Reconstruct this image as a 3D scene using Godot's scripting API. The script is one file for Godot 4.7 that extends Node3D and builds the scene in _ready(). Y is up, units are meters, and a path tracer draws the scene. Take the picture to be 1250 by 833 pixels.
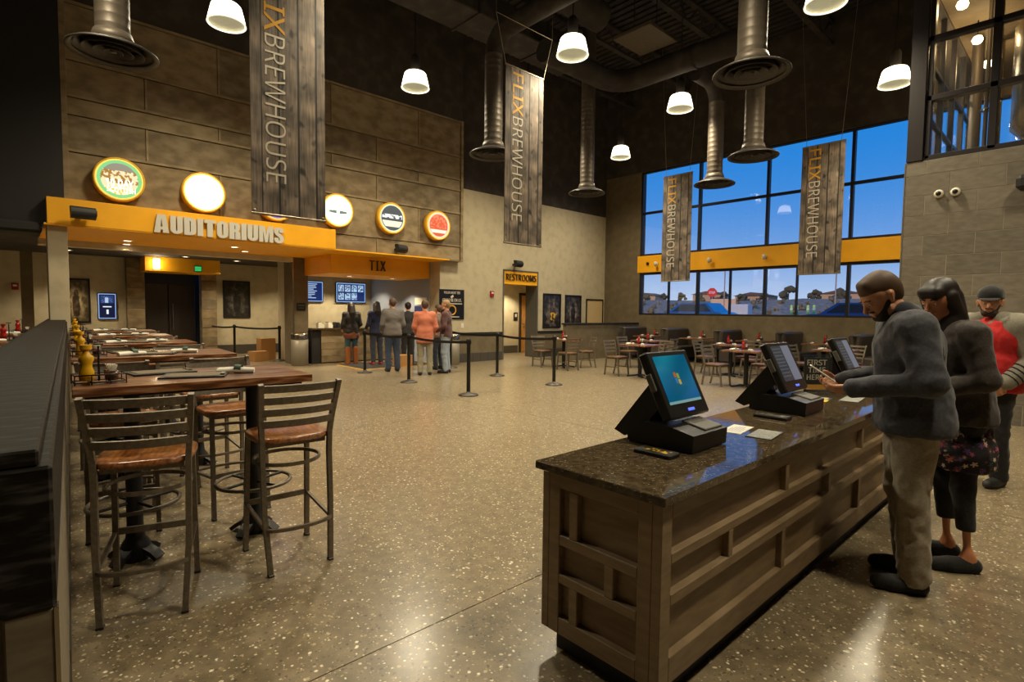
extends Node3D

var M := {}
var taken := {}
var rng := RandomNumberGenerator.new()
var CEIL := 9.2
var LEDGE_AT := Vector3(0.02, 0, -1.14)
var LEDGE_TURN := deg_to_rad(-3.2)

func _ready() -> void:
	rng.seed = 41
	setup_view()
	make_materials()
	build_shell()
	build_panel_wall()
	build_window_wall()
	build_stone_wall()
	build_auditorium_front()
	build_ticket_recess()
	build_restroom_opening()
	build_ceiling_gear()
	build_outside()
	build_kiosk()
	build_ledge()
	build_high_tables()
	build_dining()
	build_banners()
	build_signs_and_posters()
	build_queue()
	build_people()

func setup_view() -> void:
	var cam := Camera3D.new()
	cam.name = "camera"
	cam.fov = rad_to_deg(2.0 * atan(416.5 / 656.0))
	cam.rotation_order = EULER_ORDER_YXZ
	cam.position = Vector3(0, 1.48, 0)
	cam.rotation_degrees = Vector3(-3.14, -42.7, 0.66)
	cam.near = 0.05
	cam.far = 400.0
	cam.current = true
	add_child(cam)
	var sky_mat := ProceduralSkyMaterial.new()
	sky_mat.sky_top_color = Color(0.0, 0.53, 0.90)
	sky_mat.sky_horizon_color = Color(0.84, 0.90, 0.98)
	sky_mat.sky_curve = 0.055
	sky_mat.ground_bottom_color = Color(0.16, 0.17, 0.2)
	sky_mat.ground_horizon_color = Color(0.4, 0.43, 0.5)
	sky_mat.sky_energy_multiplier = 1.0
	var sky := Sky.new()
	sky.sky_material = sky_mat
	var env := Environment.new()
	env.background_mode = Environment.BG_SKY
	env.sky = sky
	env.tonemap_mode = Environment.TONE_MAPPER_LINEAR
	env.tonemap_exposure = 1.0
	env.sdfgi_enabled = true
	env.ssao_enabled = true
	env.ssil_enabled = true
	# low evening sun from behind the building: the hall and the car park lie in its shade, the far slope does not
	var sun := DirectionalLight3D.new()
	sun.name = "evening_sun"
	sun.light_color = Color(1.0, 0.82, 0.66)
	sun.light_energy = 0.8
	sun.light_angular_distance = 1.0
	sun.shadow_enabled = true
	sun.sky_mode = DirectionalLight3D.SKY_MODE_LIGHT_ONLY
	sun.rotation_degrees = Vector3(-17, -80, 0)
	add_child(sun)
	var we := WorldEnvironment.new()
	we.name = "world_environment"
	we.environment = env
	add_child(we)

# ---------------------------------------------------------------- naming
func numbered(called: String) -> String:
	if not taken.has(called):
		taken[called] = 0
		return called
	taken[called] += 1
	return "%s_%03d" % [called, taken[called]]

func tag(o: Node, label: String, category: String, group := "", kind := "") -> Node:
	o.set_meta("label", label)
	o.set_meta("category", category)
	if group:
		o.set_meta("group", group)
	if kind:
		o.set_meta("kind", kind)
	return o

func thing(called: String, label: String, category: String, at := Vector3.ZERO, turn := 0.0, group := "") -> Node3D:
	var o := Node3D.new()
	o.name = numbered(called)
	add_child(o)
	o.position = at
	o.rotation.y = turn
	tag(o, label, category, group)
	return o

func struct_root(called: String, label: String, category: String) -> Node3D:
	var o := thing(called, label, category)
	o.set_meta("kind", "structure")
	return o

func copy_of(o: Node3D, called: String, label: String, at: Vector3, turn := 0.0, group := "") -> Node3D:
	var c: Node3D = o.duplicate()
	c.name = numbered(called)
	add_child(c)
	c.position = at
	c.rotation.y = turn
	c.set_meta("label", label)
	if group:
		c.set_meta("group", group)
	return c

func S() -> SurfaceTool:
	var st := SurfaceTool.new()
	st.begin(Mesh.PRIMITIVE_TRIANGLES)
	return st

func put(called: String, st: SurfaceTool, m: Material, parent: Node, label := "") -> MeshInstance3D:
	st.generate_normals()
	return put_mesh(called, st.commit(), m, parent, label)

func put_mesh(called: String, mesh: Mesh, m: Material, parent: Node, label := "") -> MeshInstance3D:
	var o := MeshInstance3D.new()
	o.name = numbered(called) if parent == self else called
	o.mesh = mesh
	o.material_override = null
	if mesh is PrimitiveMesh:
		mesh.material = m
	else:
		for i in mesh.get_surface_count():
			mesh.surface_set_material(i, m)
	parent.add_child(o, true)
	if label:
		o.set_meta("label", label)
	return o

func share(called: String, mesh: Mesh, m: Material, parent: Node, t: Transform3D) -> MeshInstance3D:
	var o := MeshInstance3D.new()
	o.name = called
	o.mesh = mesh
	o.material_override = m
	o.transform = t
	parent.add_child(o, true)
	return o

# ---------------------------------------------------------------- shapes
func quad(st: SurfaceTool, a: Vector3, b: Vector3, c: Vector3, d: Vector3) -> void:
	for v in [a, c, b, a, d, c]:
		st.add_vertex(v)

func quad_uv(st: SurfaceTool, a: Vector3, b: Vector3, c: Vector3, d: Vector3) -> void:
	# a bottom-left, b bottom-right, c top-right, d top-left seen from outside
	var p := [a, c, b, a, d, c]
	var u := [Vector2(0, 1), Vector2(1, 0), Vector2(1, 1), Vector2(0, 1), Vector2(0, 0), Vector2(1, 0)]
	for i in 6:
		st.set_uv(u[i])
		st.add_vertex(p[i])

func box(st: SurfaceTool, c: Vector3, s: Vector3, bev := 0.0, b := Basis.IDENTITY) -> void:
	st.set_smooth_group(-1)
	var h := s * 0.5
	if bev <= 0.0:
		var p := []
		for i in 8:
			p.append(c + b * Vector3(h.x if i & 1 else -h.x, h.y if i & 2 else -h.y, h.z if i & 4 else -h.z))
		quad(st, p[4], p[5], p[7], p[6])
		quad(st, p[1], p[0], p[2], p[3])
		quad(st, p[5], p[1], p[3], p[7])
		quad(st, p[0], p[4], p[6], p[2])
		quad(st, p[6], p[7], p[3], p[2])
		quad(st, p[0], p[1], p[5], p[4])
		return
	bev = minf(bev, minf(h.x, minf(h.y, h.z)) * 0.95)
	# chamfered box: vertex (corner, axis) lies on the face of that axis
	var q := []
	for i in 8:
		var sg := Vector3(1 if i & 1 else -1, 1 if i & 2 else -1, 1 if i & 4 else -1)
		for ax in 3:
			var v := h - Vector3(bev, bev, bev)
			v[ax] = h[ax]
			q.append(c + b * (v * sg))
	var f := func(i: int, ax: int) -> Vector3: return q[i * 3 + ax]
	quad(st, f.call(4, 2), f.call(5, 2), f.call(7, 2), f.call(6, 2))
	quad(st, f.call(1, 2), f.call(0, 2), f.call(2, 2), f.call(3, 2))
	quad(st, f.call(5, 0), f.call(1, 0), f.call(3, 0), f.call(7, 0))
	quad(st, f.call(0, 0), f.call(4, 0), f.call(6, 0), f.call(2, 0))
	quad(st, f.call(6, 1), f.call(7, 1), f.call(3, 1), f.call(2, 1))
	quad(st, f.call(0, 1), f.call(1, 1), f.call(5, 1), f.call(4, 1))
	for e in [[0, 1, 1, 2], [2, 3, 1, 2], [4, 5, 1, 2], [6, 7, 1, 2], [0, 2, 0, 2], [1, 3, 0, 2], [4, 6, 0, 2], [5, 7, 0, 2], [0, 4, 0, 1], [1, 5, 0, 1], [2, 6, 0, 1], [3, 7, 0, 1]]:
		var a: Vector3 = f.call(e[0], e[2])
		var a2: Vector3 = f.call(e[0], e[3])
		var d: Vector3 = f.call(e[1], e[2])
		var d2: Vector3 = f.call(e[1], e[3])
		var n := (d - a).cross(a2 - a)
		if n.dot((a + d2) * 0.5 - c) > 0:
			quad(st, a, d, d2, a2)
		else:
			quad(st, a, a2, d2, d)
	for i in 8:
		var a: Vector3 = f.call(i, 0)
		var a1: Vector3 = f.call(i, 1)
		var a2: Vector3 = f.call(i, 2)
		if (a1 - a).cross(a2 - a).dot(a - c) > 0:
			for v in [a, a2, a1]:
				st.add_vertex(v)
		else:
			for v in [a, a1, a2]:
				st.add_vertex(v)

func span(st: SurfaceTool, a: Vector3, b: Vector3, bev := 0.0) -> void:
	box(st, (a + b) * 0.5, (b - a).abs(), bev)

func sweep(st: SurfaceTool, pts: Array, prof: Array, up: Vector3, closed := false, smooth := false, caps := true) -> void:
	# prof: Vector2 list, counter-clockwise seen against the direction of travel; x along side, y along up
	var n := pts.size()
	var k := prof.size()
	var rings := []
	for i in n:
		var t: Vector3
		if closed:
			t = (pts[(i + 1) % n] - pts[(i + n - 1) % n]).normalized()
		elif i == 0:
			t = (pts[1] - pts[0]).normalized()
		elif i == n - 1:
			t = (pts[n - 1] - pts[n - 2]).normalized()
		else:
			t = (pts[i + 1] - pts[i - 1]).normalized()
		var side := t.cross(up)
		if side.length() < 0.01:
			side = t.cross(Vector3(0, 0, 1) if absf(t.z) < 0.9 else Vector3(1, 0, 0))
		side = side.normalized()
		var u2 := side.cross(t).normalized()
		var ring := []
		for p in prof:
			ring.append(pts[i] + side * p.x + u2 * p.y)
		rings.append(ring)
	st.set_smooth_group(0 if smooth else -1)
	for i in (n if closed else n - 1):
		var r0: Array = rings[i]
		var r1: Array = rings[(i + 1) % n]
		for j in k:
			quad(st, r0[j], r0[(j + 1) % k], r1[(j + 1) % k], r1[j])
	if caps and not closed:
		st.set_smooth_group(-1)
		for j in range(1, k - 1):
			for v in [rings[0][0], rings[0][j], rings[0][j + 1]]:
				st.add_vertex(v)
			for v in [rings[n - 1][0], rings[n - 1][j + 1], rings[n - 1][j]]:
				st.add_vertex(v)

func tube(st: SurfaceTool, pts: Array, r: float, seg := 8, closed := false) -> void:
	var prof := []
	for j in seg:
		var a := TAU * j / seg
		prof.append(Vector2(cos(a), sin(a)) * r)
	sweep(st, pts, prof, Vector3(0.03, 1, 0.02).normalized(), closed, true)

func rect_prof(w: float, h: float) -> Array:
	return [Vector2(-w / 2, -h / 2), Vector2(w / 2, -h / 2), Vector2(w / 2, h / 2), Vector2(-w / 2, h / 2)]

func ring_pts(c: Vector3, r: float, n := 24, a0 := 0.0, a1 := TAU, rz := -1.0) -> Array:
	var out := []
	var last := n if is_equal_approx(a1 - a0, TAU) else n + 1
	for i in last:
		var a := a0 + (a1 - a0) * i / n
		out.append(c + Vector3(cos(a) * r, 0, sin(a) * (r if rz < 0 else rz)))
	return out

func lathe(st: SurfaceTool, prof: Array, seg := 24, t := Transform3D.IDENTITY, smooth := true) -> void:
	# prof: Vector2(radius, y), from bottom to top on the outside
	st.set_smooth_group(0 if smooth else -1)
	for i in prof.size() - 1:
		var p: Vector2 = prof[i]
		var q: Vector2 = prof[i + 1]
		for j in seg:
			var a := TAU * j / seg
			var b := TAU * (j + 1) / seg
			var p0 := t * Vector3(cos(a) * p.x, p.y, -sin(a) * p.x)
			var p1 := t * Vector3(cos(b) * p.x, p.y, -sin(b) * p.x)
			var q0 := t * Vector3(cos(a) * q.x, q.y, -sin(a) * q.x)
			var q1 := t * Vector3(cos(b) * q.x, q.y, -sin(b) * q.x)
			if p.x < 1e-5:
				for v in [p0, q0, q1]:
					st.add_vertex(v)
			elif q.x < 1e-5:
				for v in [p0, q0, p1]:
					st.add_vertex(v)
			else:
				quad(st, p0, p1, q1, q0)

func cyl(st: SurfaceTool, c: Vector3, r: float, h: float, seg := 20, r2 := -1.0) -> void:
	# upright cylinder or cone from c upwards
	var rt := r if r2 < 0 else r2
	lathe(st, [Vector2(0, 0), Vector2(r, 0)], seg, Transform3D(Basis.IDENTITY, c), false)
	lathe(st, [Vector2(r, 0), Vector2(rt, h)], seg, Transform3D(Basis.IDENTITY, c))
	lathe(st, [Vector2(rt, h), Vector2(0, h)], seg, Transform3D(Basis.IDENTITY, c), false)

func prism(st: SurfaceTool, poly: Array, depth: float, t: Transform3D) -> void:
	# poly counter-clockwise in xy, extruded from z = 0 to z = depth
	st.set_smooth_group(-1)
	var pp := PackedVector2Array(poly)
	if Geometry2D.is_polygon_clockwise(pp):
		pp.reverse()
	var ids := Geometry2D.triangulate_polygon(pp)
	for i in range(0, ids.size(), 3):
		var a := pp[ids[i]]
		var b := pp[ids[i + 1]]
		var c := pp[ids[i + 2]]
		if (b - a).cross(c - a) < 0:
			var w := b
			b = c
			c = w
		for v in [Vector3(a.x, a.y, depth), Vector3(c.x, c.y, depth), Vector3(b.x, b.y, depth), Vector3(a.x, a.y, 0), Vector3(b.x, b.y, 0), Vector3(c.x, c.y, 0)]:
			st.add_vertex(t * v)
	for i in pp.size():
		var a := pp[i]
		var b := pp[(i + 1) % pp.size()]
		quad(st, t * Vector3(a.x, a.y, 0), t * Vector3(b.x, b.y, 0), t * Vector3(b.x, b.y, depth), t * Vector3(a.x, a.y, depth))

func blob(st: SurfaceTool, c: Vector3, r: Vector3, noise: FastNoiseLite, amount: float, seg := 12, rows := 8) -> void:
	st.set_smooth_group(0)
	var g := []
	for i in rows + 1:
		var row := []
		var v := PI * i / rows
		for j in seg:
			var a := TAU * j / seg
			var d := Vector3(sin(v) * cos(a), -cos(v), sin(v) * sin(a))
			var k := 1.0 + amount * (noise.get_noise_3dv((c + d * 2.0) * 3.0) if noise else 0.0)
			row.append(c + d * r * k)
		g.append(row)
	for i in rows:
		for j in seg:
			var j2 := (j + 1) % seg
			if i == 0:
				for v in [g[0][0], g[1][j2], g[1][j]]:
					st.add_vertex(v)
			elif i == rows - 1:
				for v in [g[rows][0], g[i][j], g[i][j2]]:
					st.add_vertex(v)
			else:
				quad(st, g[i][j], g[i + 1][j], g[i + 1][j2], g[i][j2])

# ---------------------------------------------------------------- lettering
func font_of(weight: float, narrow := 0.0) -> Font:
	var f := SystemFont.new()
	f.font_names = PackedStringArray(["Droid Sans"])
	var v := FontVariation.new()
	v.base_font = f
	v.variation_embolden = weight
	return v

func text_mesh(s: String, weight: float, depth: float) -> TextMesh:
	var t := TextMesh.new()
	t.text = s
	t.font = font_of(weight)
	t.font_size = 64
	t.pixel_size = 0.01
	t.depth = depth
	t.curve_step = 1.5
	return t

func word(called: String, s: String, weight: float, size: Vector2, depth: float, m: Material, parent: Node, t: Transform3D) -> MeshInstance3D:
	# text scaled to fill size (width, height), centred on t, reading along t's x
	var tm := text_mesh(s, weight, 1.0)
	var bb := tm.get_aabb()
	var sc := Vector3(size.x / maxf(bb.size.x, 0.01), size.y / maxf(bb.size.y, 0.01), depth)
	var o := MeshInstance3D.new()
	o.name = called
	tm.material = m
	o.mesh = tm
	var mid := bb.get_center() * sc
	o.transform = t * Transform3D(Basis.from_scale(sc), Vector3(-mid.x, -mid.y, 0))
	parent.add_child(o, true)
	return o

func letters(s: String, weight: float, size: Vector2, depth: float, m: Material, parent: Node, t: Transform3D, gap := 0.06) -> void:
	# each letter a piece of its own
	var widths := []
	var total := 0.0
	for ch in s:
		var bb := text_mesh(ch, weight, 1.0).get_aabb()
		widths.append(bb.size.x)
		total += bb.size.x
	var cap := text_mesh("M", weight, 1.0).get_aabb().size.y
	total += gap * 0.64 * (s.length() - 1)
	var sx := size.x / total
	var x := -size.x / 2
	for i in s.length():
		var w: float = widths[i] * sx
		word("letter", s[i], weight, Vector2(w, size.y * text_mesh(s[i], weight, 1.0).get_aabb().size.y / cap), depth, m, parent, t * Transform3D(Basis.IDENTITY, Vector3(x + w / 2, 0, 0)))
		x += w + gap * 0.64 * sx

func block_glyph(ch: String) -> Array:
	# heavy condensed capitals in a cell 1 high; list of outlines, each a simple polygon
	var arc := func(cx: float, cy: float, rx: float, ry: float, a0: float, a1: float) -> Array:
		var o := []
		for i in 7:
			var a := deg_to_rad(lerpf(a0, a1, i / 6.0))
			o.append(Vector2(cx + cos(a) * rx, cy + sin(a) * ry))
		return o
	match ch:
		"I":
			return [[Vector2(0, 0), Vector2(0.25, 0), Vector2(0.25, 1), Vector2(0, 1)]]
		"T":
			return [[Vector2(0.13, 0), Vector2(0.38, 0), Vector2(0.38, 0.8), Vector2(0.51, 0.8), Vector2(0.51, 1), Vector2(0, 1), Vector2(0, 0.8), Vector2(0.13, 0.8)]]
		"A":
			return [[Vector2(0, 0), Vector2(0.25, 0), Vector2(0.26, 0.17), Vector2(0.35, 0.17), Vector2(0.36, 0), Vector2(0.61, 0), Vector2(0.48, 1), Vector2(0.305, 1), Vector2(0.305, 0.8), Vector2(0.345, 0.34), Vector2(0.265, 0.34), Vector2(0.304, 0.8), Vector2(0.304, 1), Vector2(0.13, 1)]]
		"M":
			return [[Vector2(0, 0), Vector2(0.2, 0), Vector2(0.2, 0.66), Vector2(0.29, 0), Vector2(0.43, 0), Vector2(0.52, 0.66), Vector2(0.52, 0), Vector2(0.72, 0), Vector2(0.72, 1), Vector2(0.45, 1), Vector2(0.36, 0.46), Vector2(0.27, 1), Vector2(0, 1)]]
		"U":
			return [arc.call(0.26, 0.24, 0.26, 0.24, 180, 270) + arc.call(0.26, 0.24, 0.26, 0.24, 271, 360) + [Vector2(0.52, 1), Vector2(0.29, 1), Vector2(0.29, 0.2), Vector2(0.26, 0.16), Vector2(0.23, 0.2), Vector2(0.23, 1), Vector2(0, 1)]]
		"O":
			return [arc.call(0.26, 0.24, 0.26, 0.24, 180, 270) + arc.call(0.26, 0.24, 0.26, 0.24, 271, 360) + arc.call(0.26, 0.76, 0.26, 0.24, 0, 89) + [Vector2(0.261, 1), Vector2(0.261, 0.84), Vector2(0.292, 0.8), Vector2(0.292, 0.2), Vector2(0.26, 0.16), Vector2(0.228, 0.2), Vector2(0.228, 0.8), Vector2(0.26, 0.84), Vector2(0.26, 1)] + arc.call(0.26, 0.76, 0.26, 0.24, 91, 180)]
		"D":
			return [[Vector2(0, 0), Vector2(0.26, 0)] + arc.call(0.26, 0.22, 0.26, 0.22, 280, 360) + arc.call(0.26, 0.78, 0.26, 0.22, 0, 80) + [Vector2(0.24, 1), Vector2(0.24, 0.83), Vector2(0.282, 0.78), Vector2(0.282, 0.22), Vector2(0.24, 0.17), Vector2(0.239, 0.83), Vector2(0.239, 1), Vector2(0, 1)]]
		"R":
			return [[Vector2(0, 0), Vector2(0.24, 0), Vector2(0.24, 0.44), Vector2(0.285, 0.4), Vector2(0.285, 0), Vector2(0.52, 0), Vector2(0.52, 0.36), Vector2(0.49, 0.46), Vector2(0.43, 0.5), Vector2(0.49, 0.56)] + arc.call(0.26, 0.8, 0.26, 0.2, 0, 80) + [Vector2(0.241, 1), Vector2(0.241, 0.84), Vector2(0.285, 0.8), Vector2(0.285, 0.62), Vector2(0.241, 0.58), Vector2(0.24, 0.84), Vector2(0.24, 1), Vector2(0, 1)]]
		"S":
			return [arc.call(0.25, 0.2, 0.25, 0.2, 180, 270) + arc.call(0.25, 0.22, 0.26, 0.22, 271, 360) + [Vector2(0.51, 0.36), Vector2(0.46, 0.47), Vector2(0.24, 0.66), Vector2(0.225, 0.76), Vector2(0.25, 0.85), Vector2(0.275, 0.76), Vector2(0.275, 0.68), Vector2(0.5, 0.68)] + arc.call(0.25, 0.8, 0.25, 0.2, 0, 180) + [Vector2(0.0, 0.66), Vector2(0.05, 0.54), Vector2(0.26, 0.36), Vector2(0.285, 0.25), Vector2(0.255, 0.15), Vector2(0.225, 0.22), Vector2(0.225, 0.34), Vector2(0, 0.34)]]
	return []

func block_letters(s: String, size: Vector2, depth: float, m: Material, parent: Node, t: Transform3D) -> void:
	var gap := 0.055
	var ws := []
	var total := -gap
	for ch in s:
		var w := 0.0
		for q in block_glyph(ch)[0]:
			w = maxf(w, q.x)
		ws.append(w)
		total += w + gap
	var sx := size.x / total
	var x := -size.x / 2
	for i in s.length():
		var st := S()
		for o in block_glyph(s[i]):
			var poly := []
			for q in o:
				poly.append(Vector2(x + q.x * sx, (q.y - 0.5) * size.y))
			prism(st, poly, depth, t)
		put("letter", st, m, parent)
		x += (ws[i] + gap) * sx

# ---------------------------------------------------------------- materials
func mat(key: String, c: Color, rough := 0.7, metal := 0.0) -> StandardMaterial3D:
	if M.has(key):
		return M[key]
	var m := StandardMaterial3D.new()
	m.resource_name = key
	m.albedo_color = c
	m.roughness = rough
	m.metallic = metal
	M[key] = m
	return m

func rgb(r: int, g: int, b: int) -> Color:
	return Color8(r, g, b)

func noise_of(sd: int, freq: float, oct := 4, type := FastNoiseLite.TYPE_SIMPLEX_SMOOTH) -> FastNoiseLite:
	var n := FastNoiseLite.new()
	n.seed = sd
	n.frequency = freq
	n.noise_type = type
	n.fractal_octaves = oct
	return n

func noise_tex(sd: int, freq: float, stops: Array, w := 512, h := 512, oct := 4) -> NoiseTexture2D:
	var t := NoiseTexture2D.new()
	t.width = w
	t.height = h
	t.seamless = true
	t.noise = noise_of(sd, freq, oct)
	if stops:
		var g := Gradient.new()
		var off := PackedFloat32Array()
		var col := PackedColorArray()
		for s in stops:
			off.append(s[0])
			col.append(s[1])
		g.offsets = off
		g.colors = col
		t.color_ramp = g
	return t

func tri(m: StandardMaterial3D, scale: Vector3, world := false) -> StandardMaterial3D:
	m.uv1_triplanar = true
	m.uv1_world_triplanar = world
	m.uv1_scale = scale
	m.uv1_triplanar_sharpness = 8.0
	return m

func grained(key: String, base: Color, spread: float, rough: float, sd: int, scale: Vector3, freq := 0.012, world := false) -> StandardMaterial3D:
	# mottled colour around base
	if M.has(key):
		return M[key]
	var m := mat(key, Color.WHITE, rough)
	m.albedo_texture = noise_tex(sd, freq, [[0.2, base.darkened(spread)], [0.5, base], [0.8, base.lightened(spread * 0.7)]])
	tri(m, scale, world)
	return m

func emit(key: String, c: Color, power: float) -> StandardMaterial3D:
	if M.has(key):
		return M[key]
	var m := mat(key, c, 0.5)
	m.emission_enabled = true
	m.emission = c
	m.emission_energy_multiplier = power
	return m

func picture(key: String, im: Image, rough := 0.6, glow := 0.0) -> StandardMaterial3D:
	var t := ImageTexture.create_from_image(im)
	var m := mat(key, Color.WHITE, rough)
	m.texture_repeat = false
	if glow > 0.0:
		m.albedo_color = Color(0.02, 0.02, 0.02)
		m.emission_enabled = true
		m.emission_operator = BaseMaterial3D.EMISSION_OP_MULTIPLY
		m.emission = Color.WHITE
		m.emission_texture = t
		m.emission_energy_multiplier = glow
	else:
		m.albedo_texture = t
	return m

func terrazzo_image(n: int) -> Image:
	var r := RandomNumberGenerator.new()
	r.seed = 77
	var bytes := PackedByteArray()
	bytes.resize(n * n * 3)
	var soft := noise_of(5, 0.02, 4).get_seamless_image(n, n).get_data()
	var k := 0
	for i in n * n:
		var v := 0.80 + 0.25 * soft[i] / 255.0 + 0.16 * (((i * 7919 + (i >> 5) * 104729) % 251) / 251.0 - 0.5)
		bytes[k] = int(140 * v)
		bytes[k + 1] = int(124 * v)
		bytes[k + 2] = int(97 * v)
		k += 3
	var tones := [rgb(240, 230, 206), rgb(220, 206, 172), rgb(190, 172, 136), rgb(92, 80, 64), rgb(110, 96, 76), rgb(166, 146, 110)]
	for c in int(n * n / 62.0):
		var x := r.randf() * n
		var y := r.randf() * n
		var rad := 0.8 + 3.0 * pow(r.randf(), 2.8)
		var col: Color = tones[mini(int(pow(r.randf(), 0.8) * 6), 5)]
		var a := r.randf() * PI
		var el := 0.55 + 0.45 * r.randf()
		var R := int(ceil(rad))
		for dy in range(-R, R + 1):
			for dx in range(-R, R + 1):
				var u := dx * cos(a) + dy * sin(a)
				var w := (-dx * sin(a) + dy * cos(a)) / el
				if u * u + w * w <= rad * rad:
					var q := (posmod(int(y) + dy, n) * n + posmod(int(x) + dx, n)) * 3
					bytes[q] = col.r8
					bytes[q + 1] = col.g8
					bytes[q + 2] = col.b8
	return Image.create_from_data(n, n, false, Image.FORMAT_RGB8, bytes)

func plank_print(w: int, h: int, sd: int) -> Image:
	# weathered boards as printed on the banners
	var im := Image.create(w, h, false, Image.FORMAT_RGB8)
	var fine := noise_of(sd, 0.09, 3)
	var broad := noise_of(sd + 1, 0.012, 3)
	var knot := noise_of(sd + 2, 0.022, 2)
	for x in w:
		var u := float(x) / w
		var edges := [0.0, 0.13, 0.36, 0.62, 0.87, 1.0]
		var b := 0
		while b < 4 and u > edges[b + 1]:
			b += 1
		var seam: float = minf(absf(u - edges[b]), absf(u - edges[b + 1]))
		for y in h:
			var g := fine.get_noise_2d(x * 2.2 + b * 300, y * 0.13) * 0.16 + broad.get_noise_2d(x + b * 500, y) * 0.28
			var kn := knot.get_noise_2d(x * 1.3 + b * 900, y)
			if kn > 0.42:
				g -= (kn - 0.42) * 0.9
			var l := clampf(0.42 + g * 0.75 + (b % 2) * 0.03, 0.06, 0.8)
			if seam < 0.012 and b > 0 and u < 0.95:
				l *= 0.25
			im.set_pixel(x, y, Color(l * 1.02, l * 0.9, l * 0.79))
	return im

func make_materials() -> void:
	var fl := mat("terrazzo", Color.WHITE, 0.34)
	fl.albedo_texture = ImageTexture.create_from_image(terrazzo_image(1024))
	tri(fl, Vector3(0.42, 0.42, 0.42), true)
	fl.clearcoat_enabled = true
	fl.clearcoat = 0.5
	fl.clearcoat_roughness = 0.2
	mat("joint", rgb(38, 33, 27), 0.8)
	grained("beige", rgb(186, 172, 142), 0.05, 0.85, 3, Vector3(0.5, 0.5, 0.5), 0.01, true)
	grained("taupe", rgb(104, 90, 66), 0.05, 0.85, 4, Vector3(0.5, 0.5, 0.5), 0.01, true)
	grained("umber", rgb(58, 50, 42), 0.08, 0.85, 6, Vector3(0.4, 0.4, 0.4), 0.01, true)
	mat("black_paint", rgb(30, 26, 24), 0.7)
	grained("ceiling_brown", rgb(40, 34, 28), 0.1, 0.85, 8, Vector3(0.4, 0.4, 0.4), 0.01, true)
	grained("yellow", rgb(242, 171, 3), 0.02, 0.55, 9, Vector3(0.3, 0.3, 0.3), 0.01, true)
	for i in 4:
		grained("board_panel_%d" % i, [rgb(130, 110, 78), rgb(122, 103, 74), rgb(136, 117, 85), rgb(116, 99, 72)][i], 0.13, 0.8, 20 + i, Vector3(0.35, 0.6, 0.35), 0.012, true)
	for i in 3:
		grained("stone_%d" % i, [rgb(106, 97, 83), rgb(100, 92, 79), rgb(112, 103, 89)][i], 0.07, 0.6, 30 + i, Vector3(1.2, 1.2, 0.5), 0.02, true)
	mat("grout", rgb(150, 142, 124), 0.9)
	for i in 3:
		var w := grained("table_wood_%d" % i, [rgb(112, 62, 30), rgb(86, 48, 26), rgb(134, 78, 36)][i], 0.4, 0.3, 40 + i, Vector3(0.6, 6.0, 6.0), 0.012)
		w.clearcoat_enabled = true
		w.clearcoat = 0.4
		w.clearcoat_roughness = 0.25
	var seat := grained("seat_wood", rgb(158, 92, 42), 0.28, 0.3, 46, Vector3(6.0, 6.0, 1.2), 0.012)
	seat.clearcoat_enabled = true
	seat.clearcoat = 0.5
	seat.clearcoat_roughness = 0.2
	grained("stool_metal", rgb(112, 101, 86), 0.08, 0.42, 48, Vector3(3, 3, 3), 0.02)
	M["stool_metal"].metallic = 0.4
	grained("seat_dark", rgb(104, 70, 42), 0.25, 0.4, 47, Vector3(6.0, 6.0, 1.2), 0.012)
	mat("iron", rgb(26, 24, 23), 0.5, 0.3)
	for i in 3:
		grained("kiosk_wood_%d" % i, [rgb(131, 109, 81), rgb(122, 100, 71), rgb(114, 91, 64)][i], 0.07, 0.5, 50 + i, Vector3(0.8, 4.0, 0.8), 0.012, true)
	var gr := mat("granite", Color.WHITE, 0.06)
	gr.albedo_texture = ImageTexture.create_from_image(granite_image(512))
	tri(gr, Vector3(0.8, 0.8, 0.8), true)
	mat("toe_kick", rgb(20, 18, 17), 0.6)
	grained("ledge_black", rgb(26, 22, 18), 0.25, 0.55, 56, Vector3(1.0, 5.0, 9.0), 0.012).metallic_specular = 0.25
	grained("ledge_face", rgb(120, 108, 88), 0.1, 0.6, 57, Vector3(1, 4, 1), 0.012)
	var du := mat("duct", rgb(92, 82, 70), 0.5, 0.35)
	du.normal_enabled = false
	grained("grille", rgb(52, 46, 40), 0.06, 0.5, 59, Vector3(2, 2, 2), 0.02)
	mat("frame_black", rgb(24, 22, 24), 0.45, 0.2)
	mat("window_frame", rgb(40, 34, 34), 0.45, 0.3)
	mat("wire", rgb(150, 138, 116), 0.4, 0.7)
	mat("speaker_black", rgb(24, 22, 21), 0.6)
	mat("plastic_black", rgb(20, 19, 19), 0.35)
	mat("plastic_grey", rgb(88, 84, 76), 0.5)
	mat("white_plastic", rgb(225, 218, 200), 0.5)
	mat("steel", rgb(176, 168, 152), 0.25, 1.0)
	mat("letter_metal", rgb(206, 200, 186), 0.45, 0.1)
	mat("letter_dark", rgb(70, 58, 40), 0.4, 0.4)
	mat("print_white", rgb(205, 196, 178), 0.7)
	mat("print_yellow", rgb(214, 156, 36), 0.7)
	mat("booth", rgb(62, 54, 48), 0.45)
	mat("mustard", rgb(236, 178, 18), 0.35)
	mat("ketchup", rgb(170, 26, 16), 0.3)
	mat("napkin", rgb(226, 220, 206), 0.9)
	mat("cardboard", rgb(172, 124, 70), 0.9)
	mat("leather_dark", rgb(26, 22, 20), 0.4)
	mat("baseboard_tile", rgb(70, 64, 56), 0.5)
	var gl := mat("pane_glass", Color(0.5, 0.6, 0.7, 0.02), 0.02)
	gl.transparency = BaseMaterial3D.TRANSPARENCY_ALPHA
	emit("lamp_glow", Color(1.0, 0.93, 0.80), 4.0)
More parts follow.
